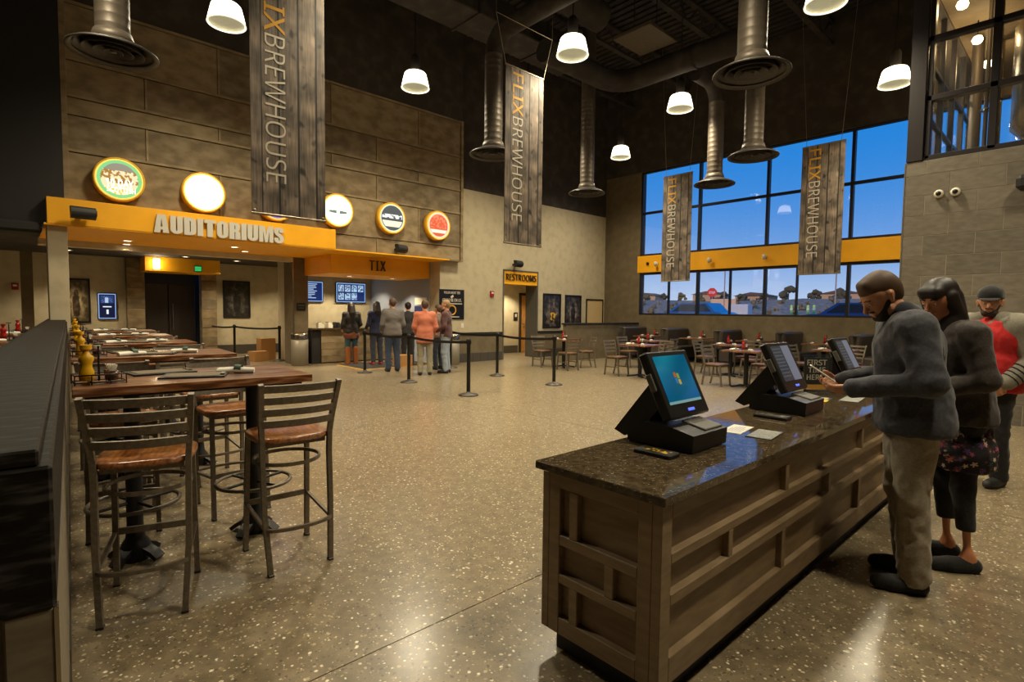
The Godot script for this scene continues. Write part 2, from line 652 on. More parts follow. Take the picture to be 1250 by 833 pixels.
	emit("downlight_glow", Color(1.0, 0.92, 0.78), 6.0)

func granite_image(n: int) -> Image:
	var r := RandomNumberGenerator.new()
	r.seed = 9
	var im := Image.create(n, n, false, Image.FORMAT_RGB8)
	var a := noise_of(61, 0.05, 3).get_seamless_image(n, n)
	for y in n:
		for x in n:
			var v := 0.6 + 0.8 * a.get_pixel(x, y).r + r.randf() * 0.3
			im.set_pixel(x, y, Color8(int(62 * v), int(52 * v), int(38 * v)))
	for i in 5200:
		var x := r.randi() % n
		var y := r.randi() % n
		var g := 80 + int(130 * pow(r.randf(), 2.0))
		for d in 1 + r.randi() % 4:
			im.set_pixel((x + d) % n, (y + (d >> 1)) % n, Color8(g, int(g * 0.9), int(g * 0.74)))
	return im

# ---------------------------------------------------------------- the room
func build_shell() -> void:
	var f := struct_root("floor", "polished speckled terrazzo floor with saw-cut joints", "floor")
	var st := S()
	span(st, Vector3(-6, -0.2, -20), Vector3(16, -0.03, 6))
	put("joint_bed", st, M.joint, f)
	var xs := [-6.0, 5.4, 10.8, 16.0]
	var zs := [6.0, -2.05, -6.2, -10.35, -14.5, -20.0]
	for i in xs.size() - 1:
		for j in zs.size() - 1:
			st = S()
			span(st, Vector3(xs[i] + 0.003, -0.03, zs[j + 1] + 0.003), Vector3(xs[i + 1] - 0.003, 0, zs[j] - 0.003))
			put("slab", st, M.terrazzo, f)
	# ceiling deck with ribs and joists
	var c := struct_root("ceiling", "dark painted corrugated deck ceiling with steel joists", "ceiling")
	st = S()
	span(st, Vector3(-6.2, CEIL, -12.8), Vector3(16.2, CEIL + 0.2, 6.2))
	for i in 95:
		var x := -5.9 + i * 0.23
		box(st, Vector3(x, CEIL - 0.02, -3.3), Vector3(0.09, 0.06, 18.6))
	put("deck", st, M.ceiling_brown, c)
	for i in 9:
		st = S()
		var z := -11.2 + i * 2.05
		box(st, Vector3(5, CEIL - 0.1, z), Vector3(22, 0.06, 0.14))
		box(st, Vector3(5, CEIL - 0.62, z), Vector3(22, 0.06, 0.14))
		for k in 44:
			var x := -5.75 + k * 0.5
			var up := k % 2 == 0
			tube(st, [Vector3(x, CEIL - (0.6 if up else 0.12), z), Vector3(x + 0.5, CEIL - (0.12 if up else 0.6), z)], 0.02, 5)
		put("joist", st, M.ceiling_brown, c)
	# beige back wall around the restroom opening, darker paint above
	var b := struct_root("wall_back", "beige painted wall with dark brown paint above", "wall")
	st = S()
	span(st, Vector3(8.62, 0, -12.8), Vector3(10.95, 4.94, -12.3))
	span(st, Vector3(12.45, 0, -12.8), Vector3(15.95, 4.94, -12.3))
	span(st, Vector3(10.95, 2.74, -12.8), Vector3(12.45, 4.94, -12.3))
	put("lower_wall", st, M.beige, b)
	st = S()
	span(st, Vector3(8.62, 4.94, -12.8), Vector3(15.95, CEIL, -12.3))
	put("upper_wall", st, M.umber, b)
	var bb := struct_root("baseboard_back", "dark tiled baseboard along the beige wall", "baseboard")
	st = S()
	for i in 8:
		st = S()
		span(st, Vector3(8.64 + i * 0.288, 0, -12.3), Vector3(8.922 + i * 0.288, 0.26, -12.28), 0.004)
		put("tile", st, M.baseboard_tile, bb)
	for i in 11:
		st = S()
		span(st, Vector3(12.46 + i * 0.316, 0, -12.3), Vector3(12.77 + i * 0.316, 0.26, -12.28), 0.004)
		put("tile", st, M.baseboard_tile, bb)
	# dark wainscot with a black rail
	var tr := struct_root("trim_1", "taupe wainscot with black cap rail on beige wall", "trim")
	st = S()
	span(st, Vector3(8.64, 0.26, -12.3), Vector3(10.93, 0.78, -12.285))
	span(st, Vector3(12.47, 0.26, -12.3), Vector3(15.9, 0.78, -12.285))
	put("dado", st, M.taupe, tr)
	st = S()
	span(st, Vector3(8.64, 0.78, -12.3), Vector3(10.93, 0.86, -12.265), 0.006)
	span(st, Vector3(12.47, 0.78, -12.3), Vector3(15.9, 0.86, -12.265), 0.006)
	put("cap_rail", st, M.black_paint, tr)
	# dark wall above the side dining area
	var d := struct_root("wall_left_back", "black-brown wall above the side dining area", "wall")
	st = S()
	span(st, Vector3(-6, 2.86, -12.5), Vector3(0.66, CEIL, -12.05))
	put("upper_wall", st, M.black_paint, d)
	st = S()
	span(st, Vector3(-6, 2.7, -12.4), Vector3(0.36, 2.88, -11.95), 0.04)
	put("lintel", st, M.black_paint, d)
	# walls beyond the openings and behind the camera
	var r := struct_root("wall_rear", "taupe walls behind the viewer closing the hall", "wall")
	st = S()
	span(st, Vector3(-6.2, 0, 6), Vector3(16.2, CEIL, 6.2))
	span(st, Vector3(-6.2, 0, -20), Vector3(-6, CEIL, 6))
	put("closing_wall", st, M.taupe, r)
	var far := struct_root("wall_corridor", "beige far wall of the auditorium corridor", "wall")
	st = S()
	span(st, Vector3(-6, 0, -19.3), Vector3(2.34, 2.95, -19.0))
	span(st, Vector3(4.66, 0, -19.3), Vector3(8.8, 2.95, -19.0))
	span(st, Vector3(8.62, 0, -19.0), Vector3(8.9, 2.95, -16.4))
	put("far_wall", st, M.beige, far)
	st = S()
	span(st, Vector3(4.66, 0, -19.0), Vector3(8.6, 0.3, -18.97), 0.004)
	span(st, Vector3(-5.9, 0, -19.0), Vector3(2.3, 0.3, -18.97), 0.004)
	put("baseboard", st, M.baseboard_tile, far)
	st = S()
	span(st, Vector3(-6, 0.72, -19.0), Vector3(2.3, 0.82, -18.96), 0.004)
	put("chair_rail", st, M.black_paint, far)
	# jamb seen beside the column
	var jm := struct_root("trim_11", "taupe door jamb standing behind the beige column", "trim")
	st = S()
	span(st, Vector3(0.1, 0, -17.4), Vector3(0.32, 2.75, -17.0), 0.006)
	put("jamb", st, M.taupe, jm)
	var cc := struct_root("ceiling_corridor", "low dark ceiling over the auditorium corridor", "ceiling")
	st = S()
	span(st, Vector3(-6, 2.9, -19.3), Vector3(8.9, 3.05, -14.4))
	span(st, Vector3(-6, 2.9, -14.4), Vector3(0.36, 3.05, -12.4))
	put("slab", st, M.umber, cc)
	st = S()
	span(st, Vector3(0.36, 2.72, -14.7), Vector3(5.4, 2.9, -14.4))
	put("beam", st, M.beige, cc)

func build_panel_wall() -> void:
	var w := struct_root("wall_panels", "wall of staggered grey-brown cement board panels", "wall")
	var st := S()
	span(st, Vector3(0.66, 2.87, -12.6), Vector3(9.22, CEIL, -12.14))
	put("backing", st, M.umber, w)
	st = S()
	span(st, Vector3(0.66, 6.66, -12.14), Vector3(9.22, CEIL, -12.11))
	put("plain_upper", st, M.umber, w)
	var rows := [2.87, 3.25, 4.15, 4.78, 5.08, 5.7, 6.65]
	var ja := [0.72, 1.87, 4.22, 6.6, 9.16]
	var jb := [0.72, 3.1, 5.45, 7.8, 9.16]
	var r := RandomNumberGenerator.new()
	r.seed = 5
	for i in rows.size() - 1:
		var js: Array = ja if i % 2 == 0 else jb
		for k in js.size() - 1:
			st = S()
			span(st, Vector3(js[k] + 0.012, rows[i] + 0.012, -12.14), Vector3(js[k + 1] - 0.012, rows[i + 1] - 0.012, -12.115), 0.004)
			put("panel", st, M["board_panel_%d" % (r.randi() % 4)], w)
			# batten at the joint
			if k > 0:
				st = S()
				span(st, Vector3(js[k] - 0.006, rows[i] + 0.012, -12.14), Vector3(js[k] + 0.03, rows[i + 1] - 0.012, -12.1), 0.003)
				put("batten", st, M.board_panel_2, w)
	for i in range(1, rows.size()):
		st = S()
		span(st, Vector3(0.7, rows[i] + 0.004, -12.14), Vector3(9.2, rows[i] + 0.05, -12.098), 0.003)
		put("rail", st, M.board_panel_2, w)
	for x in [0.66, 9.16]:
		st = S()
		span(st, Vector3(x, 2.85, -12.15), Vector3(x + 0.08, 6.7, -12.07), 0.004)
		put("edge_stile", st, M.board_panel_0, w)
	st = S()
	span(st, Vector3(0.66, 2.85, -12.6), Vector3(9.24, 2.872, -12.07))
	put("bottom_rail", st, M.board_panel_0, w)

func build_window_wall() -> void:
	var w := struct_root("wall_right", "taupe wall holding the large dusk-lit window", "wall")
	var X := 15.95
	var z0 := -10.8
	var z1 := 0.2
	var st := S()
	span(st, Vector3(X, 0, -12.8), Vector3(X + 0.3, CEIL, z0))
	span(st, Vector3(X, 0, z0), Vector3(X + 0.3, 1.42, z1))
	span(st, Vector3(X, 6.3, z0), Vector3(X + 0.3, CEIL, z1))
	span(st, Vector3(X, 0, z1), Vector3(X + 0.3, CEIL, 6.2))
	put("wall_face", st, M.taupe, w)
	st = S()
	span(st, Vector3(X - 0.02, 6.3, -12.3), Vector3(X, CEIL, -2.1))
	put("upper_face", st, M.umber, w)
	var win := struct_root("window_1", "large gridded window with blue dusk sky and dark frame", "window")
	var cols := [-10.78, -8.66, -6.56, -4.43, -2.3, -0.15]
	for i in cols.size():
		st = S()
		box(st, Vector3(X + 0.1, 3.86, cols[i]), Vector3(0.14, 4.9, 0.075 if i else 0.06), 0.006)
		put("mullion", st, M.window_frame, win)
	for y in [1.44, 2.83, 3.47, 4.9, 6.28]:
		st = S()
		box(st, Vector3(X + 0.1, y, -5.4), Vector3(0.13, 0.07, 10.8), 0.006)
		put("transom", st, M.window_frame, win)
	st = S()
	box(st, Vector3(X + 0.1, 2.12, -7.6), Vector3(0.1, 1.36, 0.05), 0.006)
	put("mullion", st, M.window_frame, win)
	st = S()
	box(st, Vector3(X + 0.1, 2.12, -5.69), Vector3(0.1, 1.36, 0.05), 0.006)
	put("mullion", st, M.window_frame, win)
	st = S()
	box(st, Vector3(X + 0.1, 2.12, -9.7), Vector3(0.1, 1.36, 0.05), 0.006)
	put("mullion", st, M.window_frame, win)
	for i in cols.size() - 1:
		for p in [[1.44, 2.83], [3.47, 4.9], [4.9, 6.28]]:
			st = S()
			box(st, Vector3(X + 0.1, (p[0] + p[1]) / 2, (cols[i] + cols[i + 1]) / 2), Vector3(0.012, p[1] - p[0], cols[i + 1] - cols[i]))
			put("pane", st, M.pane_glass, win)
	# yellow band between the two rows of panes
	var band := struct_root("trim_2", "flat yellow band across the large window", "trim")
	st = S()
	span(st, Vector3(X - 0.02, 2.87, -10.88), Vector3(X + 0.2, 3.44, -2.1), 0.004)
	put("yellow_board", st, M.yellow, band)
	# small white spot fittings on the band
	for z in [-10.08, -8.2, -6.52]:
		var s := thing("wall_spotlight", "small white spotlight bracket on the yellow window band", "spotlight", Vector3(X - 0.02, 3.16, z), 0.0, "spotlights on the yellow band")
		st = S()
		box(st, Vector3(-0.02, 0, 0), Vector3(0.04, 0.08, 0.06), 0.008)
		put("bracket", st, M.white_plastic, s)
		st = S()
		lathe(st, [Vector2(0, 0), Vector2(0.05, 0), Vector2(0.042, 0.14), Vector2(0, 0.15)], 14, Transform3D(Basis(Vector3(0, 0, 1), 0.5), Vector3(-0.09, -0.09, 0)))
		put("head", st, M.white_plastic, s)
	# round sensor beside them
	var k := thing("motion_sensor", "tiny dark sensor at the end of the yellow band", "sensor", Vector3(X - 0.02, 3.17, -10.45))
	st = S()
	lathe(st, [Vector2(0, -0.03), Vector2(0.035, -0.03), Vector2(0.05, 0.02), Vector2(0, 0.03)], 12, Transform3D(Basis(Vector3(0, 0, 1), PI / 2), Vector3(-0.03, 0, 0)))
	put("dome", st, M.plastic_black, k)

func build_stone_wall() -> void:
	var X := 10.0
	var w := struct_root("wall_stone", "wall of large grey-brown stone tiles below dark window frames", "wall")
	var st := S()
	span(st, Vector3(X, 0, -2.06), Vector3(X + 0.3, 3.79, 6))
	put("grout_bed", st, M.grout, w)
	var r := RandomNumberGenerator.new()
	r.seed = 12
	var tops := [3.79]
	var y := 3.58
	while y > 0.05:
		tops.append(y)
		y -= 0.3
	tops.append(0.0)
	for i in tops.size() - 1:
		var z := -2.06
		var first := true
		while z < 3.2:
			var len := 0.6
			if first:
				len = 0.25 if i % 2 == 0 else 0.54
				first = false
			st = S()
			span(st, Vector3(X - 0.004, tops[i + 1] + 0.005, z + 0.005), Vector3(X, tops[i] - 0.005, z + len - 0.005), 0.001)
			put("tile", st, M["stone_%d" % (r.randi() % 3)], w)
			z += len
	# end of the wall, towards the big window
	st = S()
	span(st, Vector3(X - 0.012, 0, -2.075), Vector3(X + 6.0, 3.79, -2.06))
	put("end_cladding", st, M.stone_1, w)
	# dark framed glazing above, with the brewing room behind
	var win := struct_root("window_2", "dark framed interior glazing above stone wall, steel tanks behind", "window")
	st = S()
	span(st, Vector3(X - 0.02, 3.8, -2.06), Vector3(X + 0.3, CEIL, -1.86), 0.006)
	put("corner_post", st, M.window_frame, win)
	for p in [[-1.82, 0.06], [-1.1, 0.09], [0.3, 0.09], [1.7, 0.09], [3.1, 0.09]]:
		st = S()
		span(st, Vector3(X + 0.02, 3.82, p[0] - p[1] / 2), Vector3(X + 0.16, CEIL, p[0] + p[1] / 2), 0.006)
		put("mullion", st, M.window_frame, win)
	for yy in [3.83, 4.7, 5.56, 7.0, 8.4]:
		st = S()
		span(st, Vector3(X + 0.02, yy - 0.04, -1.86), Vector3(X + 0.15, yy + 0.04, 6), 0.006)
		put("transom", st, M.window_frame, win)
	var pz := [-1.79, -1.145, -1.055, 0.255, 0.345, 1.655, 1.745, 3.055]
	var py := [3.87, 4.66, 4.74, 5.52, 5.6, 6.96, 7.04, 8.36]
	for i in range(0, 8, 2):
		for j in range(0, 8, 2):
			st = S()
			span(st, Vector3(X + 0.08, py[j], pz[i]), Vector3(X + 0.09, py[j + 1], pz[i + 1]))
			put("pane", st, M.pane_glass, win)
	# brewing room behind the glass
	var room := struct_root("wall_brewing_room", "pale block walls and floor of the brewing room behind glass", "wall")
	st = S()
	span(st, Vector3(X + 0.3, 3.5, -2.0), Vector3(15.9, 3.7, 6))
	span(st, Vector3(14.2, 3.7, -0.7), Vector3(14.4, CEIL, 6))
	put("shell", st, M.beige, room)
	st = S()
	span(st, Vector3(X + 0.3, 6.62, -1.95), Vector3(15.9, 6.8, 6))
	put("room_ceiling", st, M.taupe, room)
	st = S()
	span(st, Vector3(X + 0.3, 6.6, -2.06), Vector3(15.9, CEIL, -1.96))
	put("side_wall", st, M.umber, room)
	for x in [10.9, 11.9, 12.9, 13.9, 14.9]:
		st = S()
		span(st, Vector3(x, 3.79, -2.06), Vector3(x + 0.09, 6.6, -1.97), 0.006)
		put("side_mullion", st, M.window_frame, room)
	for ty in [3.83, 4.7, 5.56]:
		st = S()
		span(st, Vector3(X + 0.3, ty - 0.035, -2.05), Vector3(15.9, ty + 0.035, -1.98), 0.006)
		put("side_transom", st, M.window_frame, room)
	st = S()
	span(st, Vector3(X + 0.3, 3.85, -2.02), Vector3(15.9, 6.6, -2.01))
	put("side_pane", st, M.pane_glass, room)
	for i in 3:
		var lamp := thing("round_lamp", "small bright round lamp hanging among the brewing tanks", "lamp", Vector3([10.85, 12.4, 13.7][i], 6.28, [-1.62, -1.62, -1.62][i]), 0.0, "lamps in the brewing room")
		st = S()
		lathe(st, [Vector2(0, -0.08), Vector2(0.06, -0.05), Vector2(0.08, 0), Vector2(0.06, 0.05), Vector2(0, 0.08)], 14)
		put("bulb", st, emit("brew_glow", Color(1.0, 0.9, 0.72), 12.0), lamp)
		st = S()
		tube(st, [Vector3(0, 0.07, 0), Vector3(0, 0.33, 0)], 0.012, 6)
		put("stem", st, M.iron, lamp)
		var l := OmniLight3D.new()
		l.name = "brew_light"
		l.light_color = Color(1.0, 0.86, 0.62)
		l.light_energy = 0.7
		l.light_size = 0.08
		l.omni_range = 30
		l.omni_attenuation = 2.0
		l.shadow_enabled = true
		lamp.add_child(l)
	for i in 4:
		var t := thing("brewing_tank", "tall stainless brewing tank with domed top behind the glazing", "tank", Vector3([12.0, 13.4, 13.2, 11.5][i], 3.7, [-0.55, 0.2, 1.6, 1.6][i]), 0.0, "brewing tanks")
		st = S()
		lathe(st, [Vector2(0.1, 0.3), Vector2(0.55, 0.8), Vector2(0.55, 2.4), Vector2(0.4, 2.66), Vector2(0, 2.75)], 28)
		put("vessel", st, M.steel, t)
		for a in 3:
			st = S()
			var dx := Vector3(cos(a * 2.1), 0, sin(a * 2.1)) * 0.42
			tube(st, [dx, dx + Vector3(0, 0.9, 0)], 0.03, 8)
			put("leg", st, M.steel, t)
	for i in 5:
		var p := thing("process_pipe", "vertical steel pipe beside the brewing tanks", "pipe", Vector3([13.2, 13.6, 11.6, 11.2, 11.0][i], 3.7, [-1.7, -1.45, -1.36, -1.2, -0.5][i]), 0.0, "brewing room pipes")
		st = S()
		tube(st, [Vector3(0, 0, 0), Vector3(0, 2.9, 0)], [0.09, 0.08, 0.03, 0.045, 0.06][i], 12)
		put("run", st, M.steel if i % 2 else M.duct, p)
		st = S()
		lathe(st, [Vector2(0.075, 0), Vector2(0.075, 0.03)], 12, Transform3D(Basis.IDENTITY, Vector3(0, 1.1, 0)))
		put("flange", st, M.steel, p)
	# fittings on the tiles
	for i in 2:
		var s := thing("wall_sensor", "round white camera on the stone tiles, one of a pair", "camera", Vector3(X - 0.012, 3.27, [-1.64, -1.45][i]), 0.0, "pair of round cameras")
		var tt := Transform3D(Basis(Vector3(0, 0, 1), PI / 2), Vector3.ZERO)
		st = S()
		lathe(st, [Vector2(0.055, 0), Vector2(0.06, 0.03), Vector2(0.05, 0.05), Vector2(0, 0.05)], 20, tt)
		put("housing", st, M.white_plastic, s)
		st = S()
		lathe(st, [Vector2(0.033, 0.05), Vector2(0.03, 0.085), Vector2(0, 0.09)], 16, tt)
		put("lens", st, M.plastic_black, s)
	var sp := thing("wall_speaker", "black wall speaker mounted on the stone tiles", "speaker", Vector3(X - 0.012, 3.25, -0.66))
	st = S()
	box(st, Vector3(-0.05, 0, 0), Vector3(0.1, 0.08, 0.08), 0.01)
	put("bracket", st, M.plastic_black, sp)
	st = S()
	box(st, Vector3(-0.19, 0, 0.02), Vector3(0.2, 0.2, 0.32), 0.05)
	put("cabinet", st, M.speaker_black, sp)

func speaker(label: String, at: Vector3, turn: float) -> void:
	var sp := thing("wall_speaker", label, "speaker", at, turn)
	var st := S()
	box(st, Vector3(0, -0.02, 0.06), Vector3(0.06, 0.06, 0.14), 0.01)
	put("bracket", st, M.plastic_black, sp)
	st = S()
	var prof := []
	for j in 10:
		var a := PI * j / 9.0
		prof.append(Vector2(cos(a) * 0.1, sin(a) * 0.09))
	prof.append(Vector2(-0.1, -0.04))
	prof.append(Vector2(0.1, -0.04))
	sweep(st, [Vector3(-0.17, 0, 0.2), Vector3(0.17, 0, 0.2)], prof, Vector3(0, 0.2, 1).normalized())
	put("cabinet", st, M.speaker_black, sp)
	st = S()
	box(st, Vector3(0.175, 0.0, 0.22), Vector3(0.012, 0.1, 0.1), 0.004)
	put("end_cap", st, M.plastic_black, sp)

func down_lamp(label: String, at: Vector3, group: String, energy: float, spot := 62.0) -> void:
	# at is the soffit surface above the fitting
	var d := thing("downlight", label, "downlight", at, 0.0, group)
	var st := S()
	lathe(st, [Vector2(0.075, -0.012), Vector2(0.105, -0.012), Vector2(0.105, 0.0)], 20)
	put("trim_ring", st, M.white_plastic, d)
	st = S()
	lathe(st, [Vector2(0, -0.006), Vector2(0.076, -0.006)], 20)
	put("lens", st, M.downlight_glow, d)
	var l := SpotLight3D.new()
	l.name = "downlight_light"
	l.light_color = Color(1.0, 0.93, 0.78)
	l.light_energy = energy
	l.light_size = 0.07
	l.spot_angle = spot
	l.spot_angle_attenuation = 0.5
	l.spot_range = 30
	l.spot_attenuation = 2.0
	l.shadow_enabled = true
	l.rotation.x = -PI / 2
	l.position.y = -0.03
	d.add_child(l)

func build_auditorium_front() -> void:
	# yellow fascia and soffit
	var a := struct_root("trim_3", "yellow fascia and soffit over the auditorium entrance", "trim")
	var st := S()
	span(st, Vector3(0.42, 2.86, -12.1), Vector3(5.42, 3.3, -11.85), 0.004)
	put("fascia", st, M.yellow, a)
	st = S()
	span(st, Vector3(0.38, 2.84, -14.4), Vector3(8.62, 2.868, -11.86))
	put("soffit", st, M.yellow, a)
	var col := struct_root("trim_4", "square beige column under the yellow fascia beside the ledge", "column")
	st = S()
	span(st, Vector3(0.42, 0, -12.45), Vector3(0.69, 2.84, -12.0), 0.006)
	put("shaft", st, M.beige, col)
	var col2 := struct_root("trim_5", "square taupe column between corridor and ticket desk", "column")
	st = S()
	span(st, Vector3(5.42, 0, -15.1), Vector3(5.82, 2.84, -14.45), 0.006)
	put("shaft", st, M.taupe, col2)
	st = S()
	span(st, Vector3(5.41, 0.2, -14.46), Vector3(5.44, 2.84, -14.435), 0.003)
	put("corner_guard", st, M.steel, col2)
	# far doors between clad pillars
	var pil := struct_root("trim_6", "wood-clad pillars flanking the dark auditorium doors", "pillars")
	for x in [2.34, 4.22]:
		for k in 10:
			st = S()
			span(st, Vector3(x, k * 0.29 + 0.003, -19.0), Vector3(x + 0.42, k * 0.29 + 0.287, -18.7 + 0.012 * (k % 2)), 0.004)
			put("plank", st, M["board_panel_%d" % ((k * 3) % 4)], pil)
	var dr := struct_root("door_1", "dark recessed double doors of the auditoriums", "door")
	st = S()
	span(st, Vector3(2.3, 0, -20), Vector3(4.7, 2.95, -19.9))
	put("recess", st, M.black_paint, dr)
	for x in [2.76, 3.5]:
		st = S()
		span(st, Vector3(x, 0.02, -19.6), Vector3(x + 0.72, 2.2, -19.55), 0.006)
		put("leaf", st, mat("door_dark", rgb(46, 36, 30), 0.4), dr)
		st = S()
		tube(st, [Vector3(x + 0.1, 0.8, -19.5), Vector3(x + 0.1, 1.6, -19.5)], 0.018, 8)
		put("pull", st, M.steel, dr)
	st = S()
	span(st, Vector3(2.76, 2.2, -19.7), Vector3(4.22, 2.6, -19.5))
	put("header", st, M.black_paint, dr)
	var yb := struct_root("trim_7", "small yellow canopy over the dark auditorium doors", "trim")
	st = S()
	span(st, Vector3(2.66, 2.5, -19.0), Vector3(4.55, 2.9, -17.9), 0.004)
	put("canopy_box", st, M.yellow, yb)
	var ex := thing("exit_sign", "green glowing exit sign under the yellow canopy", "sign", Vector3(3.95, 2.62, -17.86))
	st = S()
	box(st, Vector3.ZERO, Vector3(0.2, 0.18, 0.05), 0.008)
	put("housing", st, M.plastic_black, ex)
	st = S()
	box(st, Vector3(0, 0, 0.028), Vector3(0.16, 0.13, 0.01))
	put("face", st, emit("exit_green", Color(0.1, 0.75, 0.4), 1.0), ex)
	word("lettering", "EXIT", 0.6, Vector2(0.13, 0.07), 0.004, M.print_white, ex, Transform3D(Basis.IDENTITY, Vector3(0, 0, 0.034)))
	var wl := thing("canopy_light", "glowing glass light on the face of the yellow canopy", "light", Vector3(2.93, 2.7, -17.88))
	st = S()
	box(st, Vector3(0, 0, 0.02), Vector3(0.16, 0.3, 0.06), 0.02)
	put("glass", st, M.downlight_glow, wl)
	var cl := OmniLight3D.new()
	cl.name = "canopy_glow"
	cl.light_color = Color(1.0, 0.93, 0.78)
	cl.light_energy = 0.25
	cl.light_size = 0.1
	cl.omni_range = 30
	cl.omni_attenuation = 2.0
	cl.shadow_enabled = true
	cl.position = Vector3(0, 0, 0.12)
	wl.add_child(cl)
	for p in [[1.72, -13.5], [1.8, -14.25], [3.6, -13.0], [4.05, -13.8]]:
		down_lamp("round recessed downlight in yellow auditorium soffit", Vector3(p[0], 2.84, p[1]), "downlights in the auditorium soffit", 3.2)
	for p in [[1.0, -17.6], [4.9, -17.5], [6.6, -17.6], [-1.6, -15.5], [-3.4, -17.4], [3.5, -17.2]]:
		down_lamp("round recessed downlight in the low corridor ceiling", Vector3(p[0], 2.9, p[1]), "downlights in the corridor ceiling", 4.0)
	speaker("black wall speaker at the end of the yellow auditoriums fascia", Vector3(0.86, 3.06, -11.85), 0.1)
	speaker("black wall speaker on the board panels above the ticket desk", Vector3(7.1, 3.03, -12.1), 0.3)
	speaker("black wall speaker above the restrooms opening", Vector3(11.35, 2.95, -12.3), 0.2)
	# AUDITORIUMS letters
	var l := thing("auditoriums_lettering", "raised metal letters reading auditoriums on yellow fascia", "sign", Vector3(3.07, 3.03, -11.85))
	block_letters("AUDITORIUMS", Vector2(2.33, 0.33), 0.06, M.letter_metal, l, Transform3D(Basis.IDENTITY, Vector3(0, 0, 0.02)))

func build_ticket_recess() -> void:
	var f := struct_root("trim_8", "yellow box fascia over the ticket desk", "trim")
	var st := S()
	span(st, Vector3(5.72, 2.38, -14.44), Vector3(8.62, 2.84, -12.8), 0.004)
	put("box_fascia", st, M.yellow, f)
	var w := struct_root("wall_ticket", "pale walls of the ticket desk recess", "wall")
	st = S()
	span(st, Vector3(5.82, 0, -16.5), Vector3(8.62, 2.9, -16.25))
	span(st, Vector3(5.7, 0, -16.4), Vector3(5.82, 2.9, -14.9))
	put("back_wall", st, M.beige, w)
	st = S()
	span(st, Vector3(8.6, 0, -16.4), Vector3(8.75, 2.9, -12.78))
	put("side_wall", st, mat("screen_light_tint", rgb(150, 156, 172), 0.8), w)  # bluish light of the menu screens is mixed into this wall colour
	st = S()
	span(st, Vector3(5.72, 2.55, -16.3), Vector3(8.62, 2.7, -14.44))
	put("recess_ceiling", st, M.beige, w)
	for p in [[6.6, -13.6], [7.9, -13.6]]:
		down_lamp("round recessed downlight under the yellow ticket fascia", Vector3(p[0], 2.38, p[1]), "downlights under the ticket fascia", 3.5)
	for p in [[6.7, -15.4], [7.8, -15.4]]:
		down_lamp("round recessed downlight in the ticket recess ceiling", Vector3(p[0], 2.55, p[1]), "downlights in the ticket recess", 3.5)
	var l := thing("tix_lettering", "thin dark raised letters reading tix on yellow box fascia", "sign", Vector3(6.98, 2.63, -12.8))
	letters("TIX", 0.0, Vector2(0.46, 0.26), 0.04, M.letter_dark, l, Transform3D(Basis.IDENTITY, Vector3(0, 0, 0.03)), 0.2)
	# desk
	var d := thing("ticket_desk", "ticket desk with wood-clad front and black counter top", "desk", Vector3(0, 0, 0))
	st = S()
	span(st, Vector3(5.84, 0, -15.0), Vector3(8.58, 0.92, -14.3))
	put("carcass", st, M.black_paint, d)
	for r in 5:
		for k in 3:
			st = S()
			span(st, Vector3(6.1 + k * 0.83 + 0.002, 0.03 + r * 0.178, -14.3), Vector3(6.1 + (k + 1) * 0.83 - 0.002, 0.03 + (r + 1) * 0.178 - 0.004, -14.275), 0.003)
			put("plank", st, M["board_panel_%d" % ((r * 2 + k) % 4)], d)
	st = S()
	span(st, Vector3(5.84, 0.92, -15.05), Vector3(8.58, 0.97, -14.2), 0.006)
	put("counter_top", st, M.granite, d)
	# screens
	for s in [[6.5, 0.98], [7.9, 1.02]]:
		menu_screen(Vector3(s[0], 2.02, -16.24), Vector2(s[1], 0.64), s[0] > 7)
	# bits on the desk
	for i in 3:
		var t := thing("ticket_printer", ["small white ticket printer on the ticket desk", "white card reader on the ticket desk beside the printer", "black receipt printer on the ticket desk"][i], "printer", Vector3(6.15 + i * 0.22, 0.97, -14.5))
		st = S()
		prism(st, [Vector2(-0.08, 0), Vector2(0.08, 0), Vector2(0.08, 0.08), Vector2(0.0, 0.15), Vector2(-0.08, 0.15)], 0.16, Transform3D(Basis(Vector3(0, 1, 0), 0.3 * i), Vector3(0, 0, -0.05)))
		put("case", st, M.plastic_black if i == 2 else M.white_plastic, t)
		st = S()
		box(st, Vector3(-0.02, 0.155, 0.03), Vector3(0.06, 0.015, 0.1), 0.003)
		put("slot", st, M.plastic_grey, t)
	# small notice on the side wall
	var n := thing("wall_notice", "white paper notice on side wall of ticket recess", "notice", Vector3(8.59, 1.75, -13.2))
	st = S()
	box(st, Vector3(-0.006, 0, 0), Vector3(0.012, 0.2, 0.6))
	put("sheet", st, M.white_plastic, n)
	st = S()
	box(st, Vector3(-0.008, -0.27, 0), Vector3(0.016, 0.26, 0.62))
	put("blue_panel", st, mat("navy_print", rgb(30, 40, 90), 0.6), n)
	# mat in front of the desk
	var m := thing("floor_mat", "black floor mat with yellow edge before the ticket desk", "mat", Vector3(7.4, 0, -12.95))
	st = S()
	box(st, Vector3(0, 0.004, 0), Vector3(2.3, 0.008, 1.5), 0.003)
	put("edge", st, mat("mat_yellow", rgb(196, 150, 24), 0.8), m)
	st = S()
	box(st, Vector3(0, 0.007, 0), Vector3(2.2, 0.01, 1.4), 0.003)
	put("pad", st, mat("mat_black", rgb(34, 32, 30), 0.9), m)

